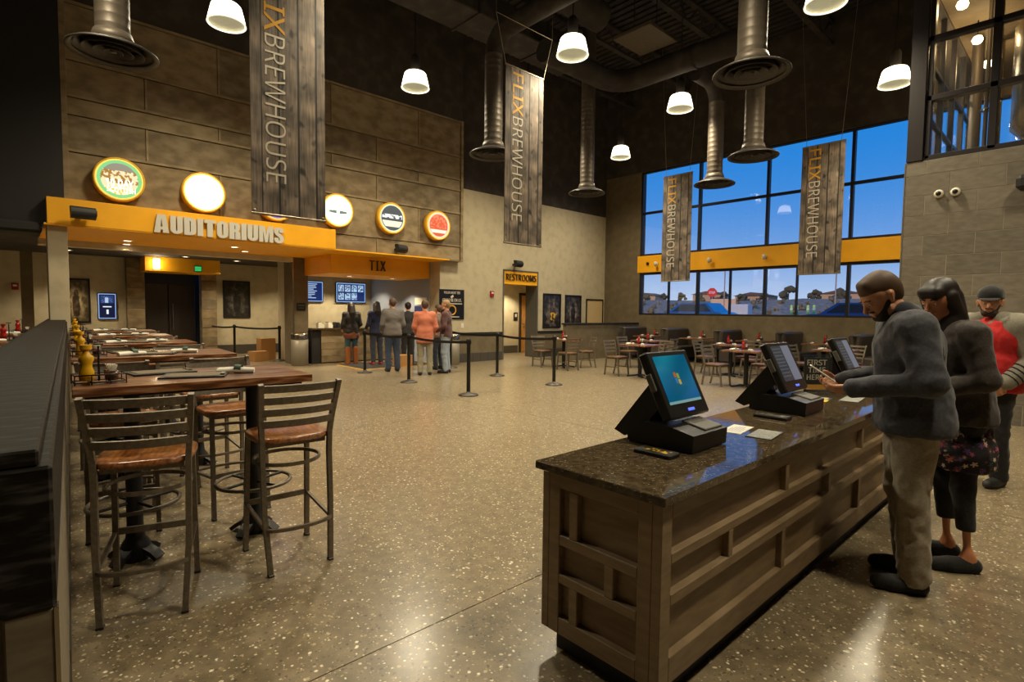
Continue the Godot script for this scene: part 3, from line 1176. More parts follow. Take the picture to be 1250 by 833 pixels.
func menu_screen(at: Vector3, size: Vector2, pictures: bool) -> void:
	var s := thing("menu_screen", "glowing blue menu screen with rows of film pictures" if pictures else "glowing blue menu screen with lines of text beside the column", "screen", at)
	var st := S()
	box(st, Vector3(0, 0, 0.03), Vector3(size.x, size.y, 0.06), 0.008)
	put("bezel", st, M.plastic_black, s)
	var im := Image.create(128, 80, false, Image.FORMAT_RGB8)
	im.fill(rgb(150, 190, 240))
	im.fill_rect(Rect2i(3, 3, 122, 74), rgb(16, 40, 96))
	var r := RandomNumberGenerator.new()
	r.seed = 3
	if pictures:
		for j in 2:
			for i in 4:
				if j == 1 and i == 3:
					continue
				im.fill_rect(Rect2i(8 + i * 29, 8 + j * 34, 24, 28), rgb(170, 205, 235))
				for k in 14:
					im.fill_rect(Rect2i(8 + i * 29 + r.randi() % 20, 8 + j * 34 + r.randi() % 24, 4, 4), rgb(30 + r.randi() % 90, 60, 90))
	else:
		for j in 9:
			im.fill_rect(Rect2i(60, 8 + j * 7, 20 + r.randi() % 30, 3), rgb(190, 215, 240))
	st = S()
	quad_uv(st, Vector3(-size.x / 2 + 0.02, -size.y / 2 + 0.02, 0.062), Vector3(size.x / 2 - 0.02, -size.y / 2 + 0.02, 0.062), Vector3(size.x / 2 - 0.02, size.y / 2 - 0.02, 0.062), Vector3(-size.x / 2 + 0.02, size.y / 2 - 0.02, 0.062))
	put("display", st, picture("menu_%s" % pictures, im, 0.3, 1.0), s)

func build_restroom_opening() -> void:
	var w := struct_root("wall_restroom", "beige walls of the restroom passage", "wall")
	var st := S()
	span(st, Vector3(10.7, 0, -14.4), Vector3(14.6, 2.7, -14.2))
	span(st, Vector3(10.7, 0, -14.2), Vector3(10.9, 2.7, -12.8))
	span(st, Vector3(14.4, 0, -14.2), Vector3(14.6, 2.7, -12.8))
	span(st, Vector3(10.9, 2.5, -14.2), Vector3(14.4, 2.7, -12.8))
	put("passage", st, M.beige, w)
	st = S()
	span(st, Vector3(10.92, 0, -14.2), Vector3(13.38, 0.26, -14.18), 0.004)
	put("baseboard", st, M.baseboard_tile, w)
	var t := struct_root("trim_9", "yellow header and steel jambs of the restrooms opening", "trim")
	st = S()
	span(st, Vector3(10.97, 2.32, -12.5), Vector3(12.43, 2.72, -12.29), 0.004)
	put("header", st, M.yellow, t)
	for x in [10.94, 12.42]:
		st = S()
		span(st, Vector3(x, 0, -12.82), Vector3(x + 0.05, 2.75, -12.28), 0.004)
		put("jamb", st, M.plastic_grey, t)
	st = S()
	span(st, Vector3(10.94, 2.72, -12.82), Vector3(12.47, 2.77, -12.28), 0.004)
	put("head_trim", st, M.plastic_grey, t)
	var d := struct_root("door_2", "tan wooden restroom door in dark frame", "door")
	st = S()
	span(st, Vector3(13.42, 0, -14.2), Vector3(13.51, 2.15, -14.14), 0.004)
	span(st, Vector3(14.2, 0, -14.2), Vector3(14.29, 2.15, -14.14), 0.004)
	span(st, Vector3(13.42, 2.06, -14.2), Vector3(14.29, 2.15, -14.14), 0.004)
	put("frame", st, mat("door_frame_brown", rgb(52, 40, 30), 0.5), d)
	st = S()
	span(st, Vector3(13.51, 0.01, -14.2), Vector3(14.2, 2.06, -14.16))
	put("leaf", st, grained("door_wood", rgb(188, 132, 62), 0.15, 0.45, 66, Vector3(5, 0.6, 5), 0.012), d)
	st = S()
	box(st, Vector3(13.6, 1.0, -14.14), Vector3(0.06, 0.12, 0.04), 0.008)
	put("handle", st, M.steel, d)
	var s := thing("restroom_sign", "small dark square sign beside the restroom door", "sign", Vector3(13.26, 1.3, -14.2))
	st = S()
	box(st, Vector3(0, 0, 0.01), Vector3(0.2, 0.3, 0.02), 0.004)
	put("plate", st, M.plastic_black, s)
	st = S()
	box(st, Vector3(0, 0.04, 0.022), Vector3(0.09, 0.11, 0.006))
	put("pictogram", st, M.print_white, s)
	down_lamp("round recessed downlight in the restroom passage ceiling", Vector3(12.6, 2.5, -13.5), "", 6.0)
	var l := thing("restrooms_lettering", "dark raised letters reading restrooms on yellow header", "sign", Vector3(11.7, 2.54, -12.29))
	letters("RESTROOMS", 0.15, Vector2(1.3, 0.2), 0.03, M.letter_dark, l, Transform3D(Basis.IDENTITY, Vector3(0, 0, 0.02)), 0.15)

# ---------------------------------------------------------------- overhead
func pendant(at: Vector3, label: String) -> void:
	var p := thing("pendant_lamp", label, "lamp", at, 0.0, "high-bay pendant lamps")
	var st := S()
	lathe(st, [Vector2(0.285, 0.0), Vector2(0.285, 0.02), Vector2(0.262, 0.13), Vector2(0.225, 0.28), Vector2(0.205, 0.305), Vector2(0.15, 0.33), Vector2(0.08, 0.345)], 32)
	put("shade", st, M.lamp_glow, p, "glowing ribbed clear shade")
	st = S()
	lathe(st, [Vector2(0.05, 0.3), Vector2(0.2, 0.24), Vector2(0.245, 0.1), Vector2(0.268, 0.012)], 32)
	put("reflector", st, emit("reflector_glow", Color(0.62, 0.6, 0.5), 0.6), p)
	st = S()
	tube(st, ring_pts(Vector3(0, 0.006, 0), 0.283, 32), 0.011, 8, true)
	put("rim", st, emit("rim_glow", Color(1, 0.97, 0.88), 1.0), p)
	st = S()
	lathe(st, [Vector2(0, 0.34), Vector2(0.085, 0.34), Vector2(0.095, 0.38), Vector2(0.095, 0.62), Vector2(0.06, 0.68), Vector2(0, 0.68)], 20)
	put("ballast", st, M.ceiling_brown, p)
	st = S()
	tube(st, [Vector3(0, 0.66, 0), Vector3(0, CEIL - at.y, 0)], 0.01, 6)
	put("cord", st, M.iron, p)
	var l := SpotLight3D.new()
	l.name = "pendant_light"
	l.light_color = Color(1.0, 0.945, 0.81)
	l.light_energy = 17.0
	l.light_size = 0.27
	l.spot_angle = 78.0
	l.spot_angle_attenuation = 1.0
	l.spot_range = 40
	l.spot_attenuation = 2.0
	l.shadow_enabled = true
	l.rotation.x = -PI / 2
	l.position.y = -0.03
	p.add_child(l)

func ridged(st: SurfaceTool, r: float, y0: float, y1: float, t := Transform3D.IDENTITY, pitch := 0.11, seg := 24) -> void:
	var prof := []
	var y := y0
	while y < y1:
		prof.append(Vector2(r, y))
		prof.append(Vector2(r, minf(y + pitch * 0.86, y1)))
		prof.append(Vector2(r + 0.0025, minf(y + pitch * 0.93, y1)))
		y += pitch
	prof.append(Vector2(r, y1))
	lathe(st, prof, seg, t)

func air_drop(at: Vector3, top: float, label: String, lead: Array) -> void:
	var d := thing("round_diffuser", label, "air diffuser", at, 0.0, "round air diffusers on duct drops")
	var st := S()
	lathe(st, [Vector2(0.40, 0.03), Vector2(0.45, 0.0), Vector2(0.455, 0.02), Vector2(0.40, 0.055), Vector2(0.21, 0.14), Vector2(0.19, 0.14), Vector2(0.37, 0.05)], 40)
	put("flange", st, M.grille, d)
	for k in 3:
		var r0: float = [0.31, 0.2, 0.1][k]
		st = S()
		lathe(st, [Vector2(r0 - 0.06, 0.1), Vector2(r0 - 0.005, 0.012), Vector2(r0, 0.016), Vector2(r0 - 0.05, 0.1)], 36)
		put("ring", st, M.grille, d)
	st = S()
	lathe(st, [Vector2(0, 0.02), Vector2(0.035, 0.02), Vector2(0.035, 0.12), Vector2(0, 0.12)], 16)
	for k in 3:
		box(st, Vector3(0, 0.1, 0), Vector3(0.64, 0.008, 0.012), 0.0, Basis(Vector3.UP, k * PI / 3))
	put("spider", st, M.grille, d)
	st = S()
	lathe(st, [Vector2(0.20, 0.13), Vector2(0.215, 0.16), Vector2(0.19, 0.24), Vector2(0.175, 0.24)], 28)
	put("collar", st, M.duct, d)
	st = S()
	ridged(st, 0.172, 0.2, top - at.y)
	put("duct_drop", st, M.duct, d)
	if lead.size():
		var pts := []
		var a := Vector3(0, top - at.y, 0)
		var dirn := Vector3(lead[0], 0, lead[1]).normalized()
		for k in 7:
			var an := PI / 2 * k / 6.0
			pts.append(a + Vector3(0, sin(an) * 0.4, 0) + dirn * (1.0 - cos(an)) * 0.4)
		pts.append(a + Vector3(lead[0], 0.4, lead[1]))
		st = S()
		tube(st, pts, 0.172, 20)
		put("elbow", st, M.ceiling_brown, d)

func build_ceiling_gear() -> void:
	var spots := [
		[2.66, -9.83, "glowing pendant lamp between first round sign and plank banner"],
		[6.25, -9.83, "glowing pendant lamp in front of the board panels, alone on its side"],
		[9.5, -9.83, "pendant lamp hidden behind the long banner before the beige wall"],
		[13.39, -9.83, "glowing pendant lamp beside the corner of the window wall"],
		[3.81, -6.62, "pendant lamp above the plank banner of the auditoriums"],
		[7.51, -6.62, "glowing pendant lamp beside the banner's hanging wire"],
		[11.21, -6.62, "glowing pendant lamp above the smaller window banner"],
		[0.1, -6.62, "pendant lamp over the high tables and ledge"],
		[5.0, -2.95, "pendant lamp over the open floor before the kiosk"],
		[9.0, -2.95, "glowing pendant lamp next to the large round diffuser"],
		[13.06, -2.95, "glowing pendant lamp beside the dark glazing post"],
		[3.0, 0.7, "pendant lamp over the aisle behind the kiosk"],
		[7.0, 0.7, "pendant lamp before the stone wall"]]
	for s in spots:
		pendant(Vector3(s[0], 6.1, s[1]), s[2])
	air_drop(Vector3(0.93, 4.45, -7.98), 8.6, "round diffuser on duct before the board panels", [])
	air_drop(Vector3(6.78, 4.45, -7.94), 6.3, "round diffuser partly behind the long banner", [0.0, 4.0])
	air_drop(Vector3(10.62, 4.45, -8.81), 9.1, "round diffuser before the brown corner, thin duct", [])
	air_drop(Vector3(11.93, 4.45, -6.11), 6.3, "round diffuser beside the window banner next to the room corner", [-0.95, 0.0])
	air_drop(Vector3(10.34, 4.45, -4.54), 8.6, "round diffuser against the sky between the window banners", [])
	air_drop(Vector3(6.81, 4.45, -3.05), 8.56, "large round diffuser on thick spiral duct over the kiosk", [])
	var st := S()
	var d := thing("supply_duct", "long round brown duct crossing under the ceiling", "duct", Vector3.ZERO)
	tube(st, [Vector3(2, 7.75, -7.45), Vector3(9.3, 7.75, -7.45)], 0.3, 24)
	put("run", st, M.ceiling_brown, d)
	for x in [3.5, 5.5, 7.5]:
		st = S()
		lathe(st, [Vector2(0.315, -0.03), Vector2(0.315, 0.03)], 24, Transform3D(Basis(Vector3(0, 0, 1), PI / 2), Vector3(x, 7.75, -7.45)))
		put("band", st, M.ceiling_brown, d)
	d = thing("branch_duct", "bent round brown duct beside the square return panel", "duct", Vector3.ZERO)
	st = S()
	var pts := [Vector3(8.2, 6.9, -8.0), Vector3(9.9, 6.9, -8.0)]
	for k in 7:
		var an := PI / 2 * k / 6.0
		pts.append(Vector3(10.1 + sin(an) * 0.6, 6.9, -7.4 - cos(an) * 0.6))
	pts.append(Vector3(10.7, 6.9, -4.9))
	tube(st, pts, 0.24, 22)
	put("run", st, M.ceiling_brown, d)
	st = S()
	lathe(st, [Vector2(0.255, -0.03), Vector2(0.255, 0.03)], 22, Transform3D(Basis(Vector3(1, 0, 0), PI / 2), Vector3(10.7, 6.9, -6.0)))
	put("band", st, M.ceiling_brown, d)
	d = thing("trunk_duct", "wide flat rectangular duct under the ceiling", "duct", Vector3.ZERO)
	st = S()
	box(st, Vector3(6.3, 7.7, -9.1), Vector3(8.0, 0.5, 0.9), 0.02)
	put("run", st, M.ceiling_brown, d)
	for x in [3.0, 5.0, 7.0, 9.0]:
		st = S()
		box(st, Vector3(x, 7.7, -9.1), Vector3(0.05, 0.56, 0.96), 0.004)
		put("flange", st, M.ceiling_brown, d)
	d = thing("return_panel", "square flat return air panel under the ceiling", "air panel", Vector3(9.75, 7.15, -6.6))
	st = S()
	box(st, Vector3.ZERO, Vector3(1.0, 0.08, 0.9), 0.01)
	put("plate", st, grained("panel_tan", rgb(72, 62, 47), 0.05, 0.7, 71, Vector3(2, 2, 2)), d)
	st = S()
	for x in [-0.4, 0.4]:
		tube(st, [Vector3(x, 0.04, 0), Vector3(x, 1.4, 0)], 0.01, 6)
	put("hanger", st, M.iron, d)

# ---------------------------------------------------------------- outside
func build_outside() -> void:
	var hn := noise_of(91, 0.03, 3)
	var g := thing("ground", "bare rising ground and low hillside beyond the window", "ground")
	g.set_meta("kind", "structure")
	var st := S()
	st.set_smooth_group(0)
	var xs := [16.3, 20, 25, 30, 36, 42, 48, 55, 62, 70, 78, 86, 95, 110, 140]
	var height := func(x: float, z: float) -> float:
		var b := clampf((x - 17.0) / 16.0, 0, 1) * 1.15 - 0.05
		var hill := smoothstep(44.0, 84.0, x) * (2.5 + hn.get_noise_2d(z * 0.8, 7.0) * 0.7) + smoothstep(84.0, 140.0, x) * 1.0
		return b + hill + (hn.get_noise_2d(x * 4.0, z * 4.0) * 0.25 if x > 44 else 0.0)
	var nz := 60
	for i in xs.size() - 1:
		for j in nz:
			var z0 := -110.0 + j * 2.6
			var z1 := z0 + 2.6
			quad(st, Vector3(xs[i], height.call(xs[i], z1), z1), Vector3(xs[i + 1], height.call(xs[i + 1], z1), z1), Vector3(xs[i + 1], height.call(xs[i + 1], z0), z0), Vector3(xs[i], height.call(xs[i], z0), z0))
	put("hillside", st, grained("dry_soil", rgb(150, 130, 106), 0.25, 0.95, 92, Vector3(0.12, 0.12, 0.12), 0.02, true), g)
	var rd := thing("road", "grey asphalt car park strip beyond the window", "road")
	rd.set_meta("kind", "structure")
	st = S()
	for j in 30:
		var z0 := -60.0 + j * 2.6
		st.set_smooth_group(0)
		quad(st, Vector3(33.5, 1.14, z0 + 2.6), Vector3(41.5, 1.14, z0 + 2.6), Vector3(41.5, 1.14, z0), Vector3(33.5, 1.14, z0))
	put("asphalt", st, mat("asphalt", rgb(112, 112, 114), 0.85), rd)
	st = S()
	span(st, Vector3(41.5, 1.1, -60), Vector3(41.8, 1.3, 18))
	put("kerb", st, mat("kerb_grey", rgb(190, 190, 186), 0.9), rd)
	# shrubs and trees on the slope
	var r := RandomNumberGenerator.new()
	r.seed = 17
	var bn := noise_of(93, 0.9, 3)
	for i in 56:
		var x: float = [50.0, 58.0, 66.0, 84.0][i % 4] + r.randf() * 4.0
		var z := -x * 0.66 + (i / 56.0 - 0.05) * x * 0.58
		var tall := i % 4 == 3
		var y: float = height.call(x, z)
		var t := thing("tree" if tall else "shrub", "dark bushy tree on the ridge beyond the window" if tall else "low grey-green shrub on the slope beyond the window", "tree" if tall else "shrub", Vector3(x, y, z), 0.0, "trees on the ridge" if tall else "shrubs on the slope")
		var h := (1.0 + r.randf() * 1.3) if tall else 0.35 + r.randf() * 0.5
		st = S()
		for k in 9:
			var up := r.randf()
			blob(st, Vector3((r.randf() - 0.5) * h * (1.0 - 0.6 * up), h * (0.12 + 0.75 * up), (r.randf() - 0.5) * h * (1.2 - 0.7 * up)), Vector3(0.3, 0.26, 0.3) * h * (0.6 + 0.5 * r.randf()), bn, 0.7, 8, 6)
		put("crown", st, mat("tree_green" if tall else "shrub_green", rgb(74, 72, 54) if tall else rgb(112, 104, 80), 0.95), t)
		st = S()
		tube(st, [Vector3(0, -0.1, 0), Vector3(0.05, h * 0.6, 0)], 0.07, 6)
		put("trunk", st, mat("bark", rgb(70, 58, 48), 0.9), t)
	# low houses on the ridge
	for i in 4:
		var x := 92.0 + (i % 2) * 4.0
		var z: float = [-60.0, -49.0, -39.0, -27.0][i]
		var hs := thing("house", "small low house on the ridge beyond the window", "house", Vector3(x, height.call(x, z) - 0.5, z), 0.0, "houses on the ridge")
		st = S()
		box(st, Vector3(0, 0.8, 0), Vector3(4, 1.6, 5.4))
		put("walls", st, mat("house_wall", rgb(168, 150, 128), 0.9), hs)
		st = S()
		prism(st, [Vector2(-3.0, 1.6), Vector2(3.0, 1.6), Vector2(0, 2.2)], 4.6, Transform3D(Basis(Vector3.UP, PI / 2), Vector3(-2.3, 0, 0)))
		put("roof", st, mat("house_roof", rgb(92, 74, 66), 0.9), hs)
		for k in 2:
			st = S()
			box(st, Vector3(-2.01, 0.9, -1.2 + k * 2.4), Vector3(0.04, 0.6, 0.8))
			put("window", st, mat("house_glass", rgb(60, 70, 84), 0.2), hs)
	# signs and poles
	var s := thing("stop_sign", "red octagonal stop sign on a post beyond the window", "sign", Vector3(45, 1.2, -22.9))
	st = S()
	tube(st, [Vector3.ZERO, Vector3(0, 2.3, 0)], 0.04, 6)
	put("post", st, mat("post_grey", rgb(150, 150, 150), 0.6), s)
	st = S()
	var oct := []
	for k in 8:
		oct.append(Vector2(cos(TAU * (k + 0.5) / 8), sin(TAU * (k + 0.5) / 8)) * 0.42)
	var facing := Transform3D(Basis(Vector3.UP, -PI / 2 + 0.45), Vector3(-0.05, 2.15, 0))
	prism(st, oct, 0.03, facing)
	put("plate", st, mat("stop_red", rgb(200, 30, 40), 0.6), s)
	word("lettering", "STOP", 0.6, Vector2(0.5, 0.2), 0.01, mat("sign_white", rgb(240, 240, 240), 0.7), s, facing * Transform3D(Basis.IDENTITY, Vector3(0, 0, 0.04)))
	s = thing("board_sign", "plain beige roadside board sign beyond the window", "sign", Vector3(44, 1.2, -21.4))
	st = S()
	box(st, Vector3(0, 0.95, 0), Vector3(0.12, 1.2, 2.2), 0.02)
	put("board", st, mat("sign_beige", rgb(206, 180, 150), 0.8), s)
	st = S()
	for z in [-0.9, 0.9]:
		tube(st, [Vector3(0.1, 0, z), Vector3(0.1, 1.4, z)], 0.05, 6)
	put("posts", st, M.post_grey, s)
	for i in 3:
		var z: float = [-29.0, -20.6, -12.5][i]
		s = thing("light_pole", "tall thin light pole of the car park", "pole", Vector3(42.5, 1.2, z), 0.0, "car park light poles")
		st = S()
		tube(st, [Vector3.ZERO, Vector3(0, 4.2, 0)], 0.045, 6)
		put("pole", st, M.post_grey, s)
		st = S()
		box(st, Vector3(-0.4, 4.2, 0), Vector3(0.9, 0.12, 0.3), 0.03)
		put("head", st, M.post_grey, s)
	for i in 4:
		s = thing("bollard", "pale green bollard at the car park edge", "bollard", Vector3(40.5 + (i % 2) * 0.5, 1.14, -13.2 - i * 0.55), 0.0, "pale green bollards")
		st = S()
		lathe(st, [Vector2(0.09, 0), Vector2(0.09, 1.0), Vector2(0, 1.06)], 10)
		put("post", st, mat("bollard_green", rgb(170, 214, 120), 0.7), s)
		st = S()
		lathe(st, [Vector2(0.1, 0.7), Vector2(0.1, 0.78)], 10)
		put("band", st, mat("sign_white", rgb(240, 240, 240), 0.7), s)
	s = thing("utility_cabinet", "pale double-door utility cabinet at the car park", "cabinet", Vector3(41.0, 1.14, -18.6))
	st = S()
	box(st, Vector3(0, 0.55, 0), Vector3(0.8, 1.1, 1.6), 0.03)
	put("body", st, mat("cabinet_pale", rgb(180, 196, 208), 0.6), s)
	for k in 2:
		st = S()
		box(st, Vector3(-0.41, 0.55, -0.4 + k * 0.8), Vector3(0.02, 0.95, 0.74), 0.006)
		put("door", st, M.cabinet_pale, s)
	for i in 3:
		car(Vector3([26.5, 27.0, 27.0][i], 0.62, [-14.6, -7.4, -1.8][i]), [0.0, 0.1, 0.0][i], ["pale blue car parked beyond the middle of the window", "bright blue car parked beyond the window beside the bollards", "grey car parked beyond the window near the stone wall"][i], [rgb(150, 180, 205), rgb(40, 120, 180), rgb(150, 160, 170)][i])

func car(at: Vector3, turn: float, label: String, paint: Color) -> void:
	var c := thing("car", label, "car", at, turn)
	var st := S()
	prism(st, [Vector2(-2.2, 0.3), Vector2(2.2, 0.3), Vector2(2.25, 0.75), Vector2(1.3, 0.9), Vector2(-1.9, 0.95), Vector2(-2.25, 0.8)], 1.7, Transform3D(Basis(Vector3.UP, PI / 2), Vector3(-0.85, 0, 0)))
	put("body", st, mat("paint_" + paint.to_html(), paint, 0.25), c)
	st = S()
	prism(st, [Vector2(-1.7, 0.93), Vector2(1.0, 0.9), Vector2(0.3, 1.4), Vector2(-1.2, 1.42)], 1.5, Transform3D(Basis(Vector3.UP, PI / 2), Vector3(-0.75, 0, 0)))
	put("cabin", st, mat("paint_" + paint.to_html(), paint, 0.25), c)
	for sd in [-1.0, 1.0]:
		st = S()
		prism(st, [Vector2(-1.45, 0.98), Vector2(0.72, 0.96), Vector2(0.22, 1.33), Vector2(-1.1, 1.35)], 0.02, Transform3D(Basis(Vector3.UP, PI / 2), Vector3(sd * 0.755 - 0.01, 0, 0)))
		put("side_glass", st, mat("car_glass", rgb(50, 62, 76), 0.1), c)
	for k in 4:
		st = S()
		lathe(st, [Vector2(0, -0.1), Vector2(0.32, -0.1), Vector2(0.32, 0.1), Vector2(0, 0.1)], 16, Transform3D(Basis(Vector3(0, 0, 1), PI / 2), Vector3(-0.8 if k & 1 else 0.8, 0.32, -1.35 if k & 2 else 1.4)))
		put("wheel", st, mat("tyre", rgb(22, 22, 24), 0.9), c)

# ---------------------------------------------------------------- kiosk counter
func build_kiosk() -> void:
	var x0 := 1.67
	var x1 := 5.55
	var z0 := -1.60
	var z1 := -1.01
	var k := thing("order_counter", "long wood-panelled order counter with glossy dark granite top", "counter")
	var st := S()
	span(st, Vector3(x0 + 0.05, 0, z0 + 0.05), Vector3(x1 - 0.05, 0.12, z1 - 0.05))
	put("toe_kick", st, M.toe_kick, k)
	st = S()
	span(st, Vector3(x0 + 0.045, 0.11, z0 + 0.045), Vector3(x1 - 0.045, 0.799, z1 - 0.045))
	put("carcass", st, M.kiosk_wood_2, k)
	st = S()
	span(st, Vector3(x0 - 0.025, 0.8, z0 - 0.025), Vector3(x1 + 0.025, 0.834, z1 + 0.025), 0.003)
	put("granite_top", st, M.granite, k, "glossy dark granite top")
	# front face (z1) and far face get rails and stiles; recessed panels between
	var rails := [[0.10, 0.205], [0.40, 0.445], [0.56, 0.60], [0.73, 0.80]]
	var rowsy := [[0.205, 0.40], [0.445, 0.56], [0.60, 0.73]]
	var splits := [[2.81, 4.09], [2.22, 3.49, 4.75], [2.83, 4.12]]
	for face in 2:
		var zo := z1 if face == 0 else z0
		var dz := 0.04 if face == 0 else -0.04
		for r in rails:
			st = S()
			span(st, Vector3(x0 + 0.07, r[0], zo - dz), Vector3(x1 - 0.07, r[1], zo), 0.003)
			put("rail", st, M.kiosk_wood_0, k)
		for e in [x0, x1 - 0.07]:
			st = S()
			span(st, Vector3(e, 0.1, zo - dz), Vector3(e + 0.07, 0.8, zo), 0.003)
			put("corner_stile", st, M.kiosk_wood_0, k)
		for i in 3:
			var xs: Array = [x0 + 0.07] + splits[i] + [x1 - 0.07]
			for j in xs.size() - 1:
				st = S()
				span(st, Vector3(xs[j] + 0.001, rowsy[i][0], zo - dz), Vector3(xs[j + 1] - 0.001, rowsy[i][1], zo - dz * 0.75))
				put("panel", st, M["kiosk_wood_%d" % ((i + j) % 3)], k)
				if j > 0:
					st = S()
					span(st, Vector3(xs[j] - 0.02, rowsy[i][0], zo - dz), Vector3(xs[j] + 0.02, rowsy[i][1], zo), 0.003)
					put("stile", st, M.kiosk_wood_0, k)
	for face in 2:
		var xo := x0 if face == 0 else x1
		var dx := -0.04 if face == 0 else 0.04
		for r in [[0.10, 0.175], [0.325, 0.365], [0.49, 0.535], [0.735, 0.80]]:
			st = S()
			span(st, Vector3(xo - dx, r[0], z0 + 0.10), Vector3(xo, r[1], z1 - 0.10), 0.003)
			put("rail", st, M.kiosk_wood_0, k)
		for e in [z0 + 0.04, z1 - 0.10]:
			st = S()
			span(st, Vector3(xo - dx, 0.1, e), Vector3(xo, 0.8, e + 0.06), 0.003)
			put("end_stile", st, M.kiosk_wood_0, k)
		var ry := [[0.175, 0.325], [0.365, 0.49], [0.535, 0.735]]
		var sp := [-1.42, -1.24, -1.425]
		for i in 3:
			for j in 2:
				st = S()
				var za: float = z0 + 0.1 if j == 0 else sp[i]
				var zb: float = sp[i] if j == 0 else z1 - 0.1
				span(st, Vector3(xo - dx, ry[i][0], za), Vector3(xo - dx * 0.75, ry[i][1], zb))
				put("panel", st, M["kiosk_wood_%d" % ((i + j + 1) % 3)], k)
			st = S()
			span(st, Vector3(xo - dx, ry[i][0], sp[i] - 0.022), Vector3(xo, ry[i][1], sp[i] + 0.022), 0.003)
			put("stile", st, M.kiosk_wood_0, k)
	# terminals
	terminal(Vector3(2.42, 0.834, -1.405), "touch-screen terminal showing a teal desktop on the granite counter", 0)
	terminal(Vector3(3.83, 0.834, -1.405), "touch-screen terminal showing a grey list, second on the counter", 1)
	terminal(Vector3(5.16, 0.834, -1.405), "touch-screen terminal beside the man in the grey jacket", 2)
	# strips, flyers and keyboards
	var lean := thing("card_strip", "slim black strip with yellow lettering before the teal terminal", "strip", Vector3(2.14, 0.834, -1.335), 0.0)
	flat_print(lean, Vector2(0.09, 0.19), 0.018, 0, 0.0)
	var s2 := thing("card_strip", "slim black strip before the grey-list terminal", "strip", Vector3(3.46, 0.834, -1.34), 0.0)
	flat_print(s2, Vector2(0.1, 0.2), 0.018, 1, 0.0)
	var fl := thing("flyer", "white flyer lying beside the teal terminal", "flyer", Vector3(2.96, 0.834, -1.335), 0.12)
	flat_print(fl, Vector2(0.24, 0.11), 0.002, 2, 0.0)
	var kb := thing("speckled_pad", "speckled grey pad lying beside the white flyer", "pad", Vector3(2.94, 0.834, -1.175), 0.12)
	flat_print(kb, Vector2(0.24, 0.13), 0.004, 3, 0.0)
	var f2 := thing("flyer", "yellow and black flyer lying beside the grey-list terminal", "flyer", Vector3(4.52, 0.834, -1.39), 0.1)
	flat_print(f2, Vector2(0.28, 0.11), 0.002, 4, 0.0)
	var kb2 := thing("speckled_pad", "speckled grey pad lying beside the yellow flyer", "pad", Vector3(4.72, 0.834, -1.24), 0.1)
	flat_print(kb2, Vector2(0.34, 0.13), 0.004, 3, 0.0)
	# little standing sign in clear acrylic
	var sg := thing("standing_sign", "small black standing sign in clear acrylic holder on counter", "sign", Vector3(4.78, 0.834, -1.52), deg_to_rad(-42))
	st = S()
	box(st, Vector3(0, 0.16, 0), Vector3(0.2, 0.28, 0.006))
	put("card", st, M.plastic_black, sg)
	word("lettering", "FIRST", 0.4, Vector2(0.16, 0.045), 0.002, M.print_white, sg, Transform3D(Basis.IDENTITY, Vector3(0, 0.26, 0.005)))
	word("lettering", "TIME", 0.4, Vector2(0.14, 0.045), 0.002, M.print_white, sg, Transform3D(Basis.IDENTITY, Vector3(0, 0.2, 0.005)))
	word("lettering", "HERE?", 0.4, Vector2(0.16, 0.045), 0.002, M.print_white, sg, Transform3D(Basis.IDENTITY, Vector3(0, 0.14, 0.005)))
	st = S()
	box(st, Vector3(0, 0.06, 0.005), Vector3(0.16, 0.04, 0.002))
	put("orange_line", st, M.print_yellow, sg)
	st = S()
	box(st, Vector3(0, 0.16, 0.01), Vector3(0.24, 0.32, 0.004))
	box(st, Vector3(0, 0.003, 0.02), Vector3(0.24, 0.006, 0.1))
	put("acrylic", st, M.pane_glass, sg)

func flat_print(p: Node3D, size: Vector2, thick: float, kind: int, _t: float) -> void:
	var st := S()
	box(st, Vector3(0, thick / 2, 0), Vector3(size.x, thick, size.y), thick * 0.2)
	put("body", st, M.white_plastic if kind == 2 else M.plastic_black, p)
	var im := Image.create(64, 48, false, Image.FORMAT_RGB8)
	var r := RandomNumberGenerator.new()
	r.seed = 50 + kind
	match kind:
		0, 1:
			im.fill(rgb(30, 28, 26))
			for i in 26:
				im.fill_rect(Rect2i(14 + r.randi() % 34, 6 + r.randi() % 36, 4 + r.randi() % 6, 3), rgb(210, 170, 30) if kind == 0 else rgb(130, 124, 110))
		2:
			im.fill(rgb(226, 218, 200))
			for i in 6:
				im.fill_rect(Rect2i(6, 10 + i * 6, 20 + r.randi() % 30, 2), rgb(120, 124, 150))
		3:
			for y in 48:
				for x in 64:
					var v := 70 + r.randi() % 130
					im.set_pixel(x, y, Color8(v, v, int(v * 0.94)))
		4:
			im.fill(rgb(60, 56, 48))
			im.fill_rect(Rect2i(0, 0, 30, 48), rgb(222, 190, 40))
			im.fill_rect(Rect2i(36, 10, 22, 28), rgb(190, 186, 170))
	st = S()
	var h := size / 2 * 0.94
	quad_uv(st, Vector3(-h.x, thick + 0.0006, h.y), Vector3(h.x, thick + 0.0006, h.y), Vector3(h.x, thick + 0.0006, -h.y), Vector3(-h.x, thick + 0.0006, -h.y))
	put("print", st, picture("print_%d" % kind, im, 0.4) if not M.has("print_%d" % kind) else M["print_%d" % kind], p)

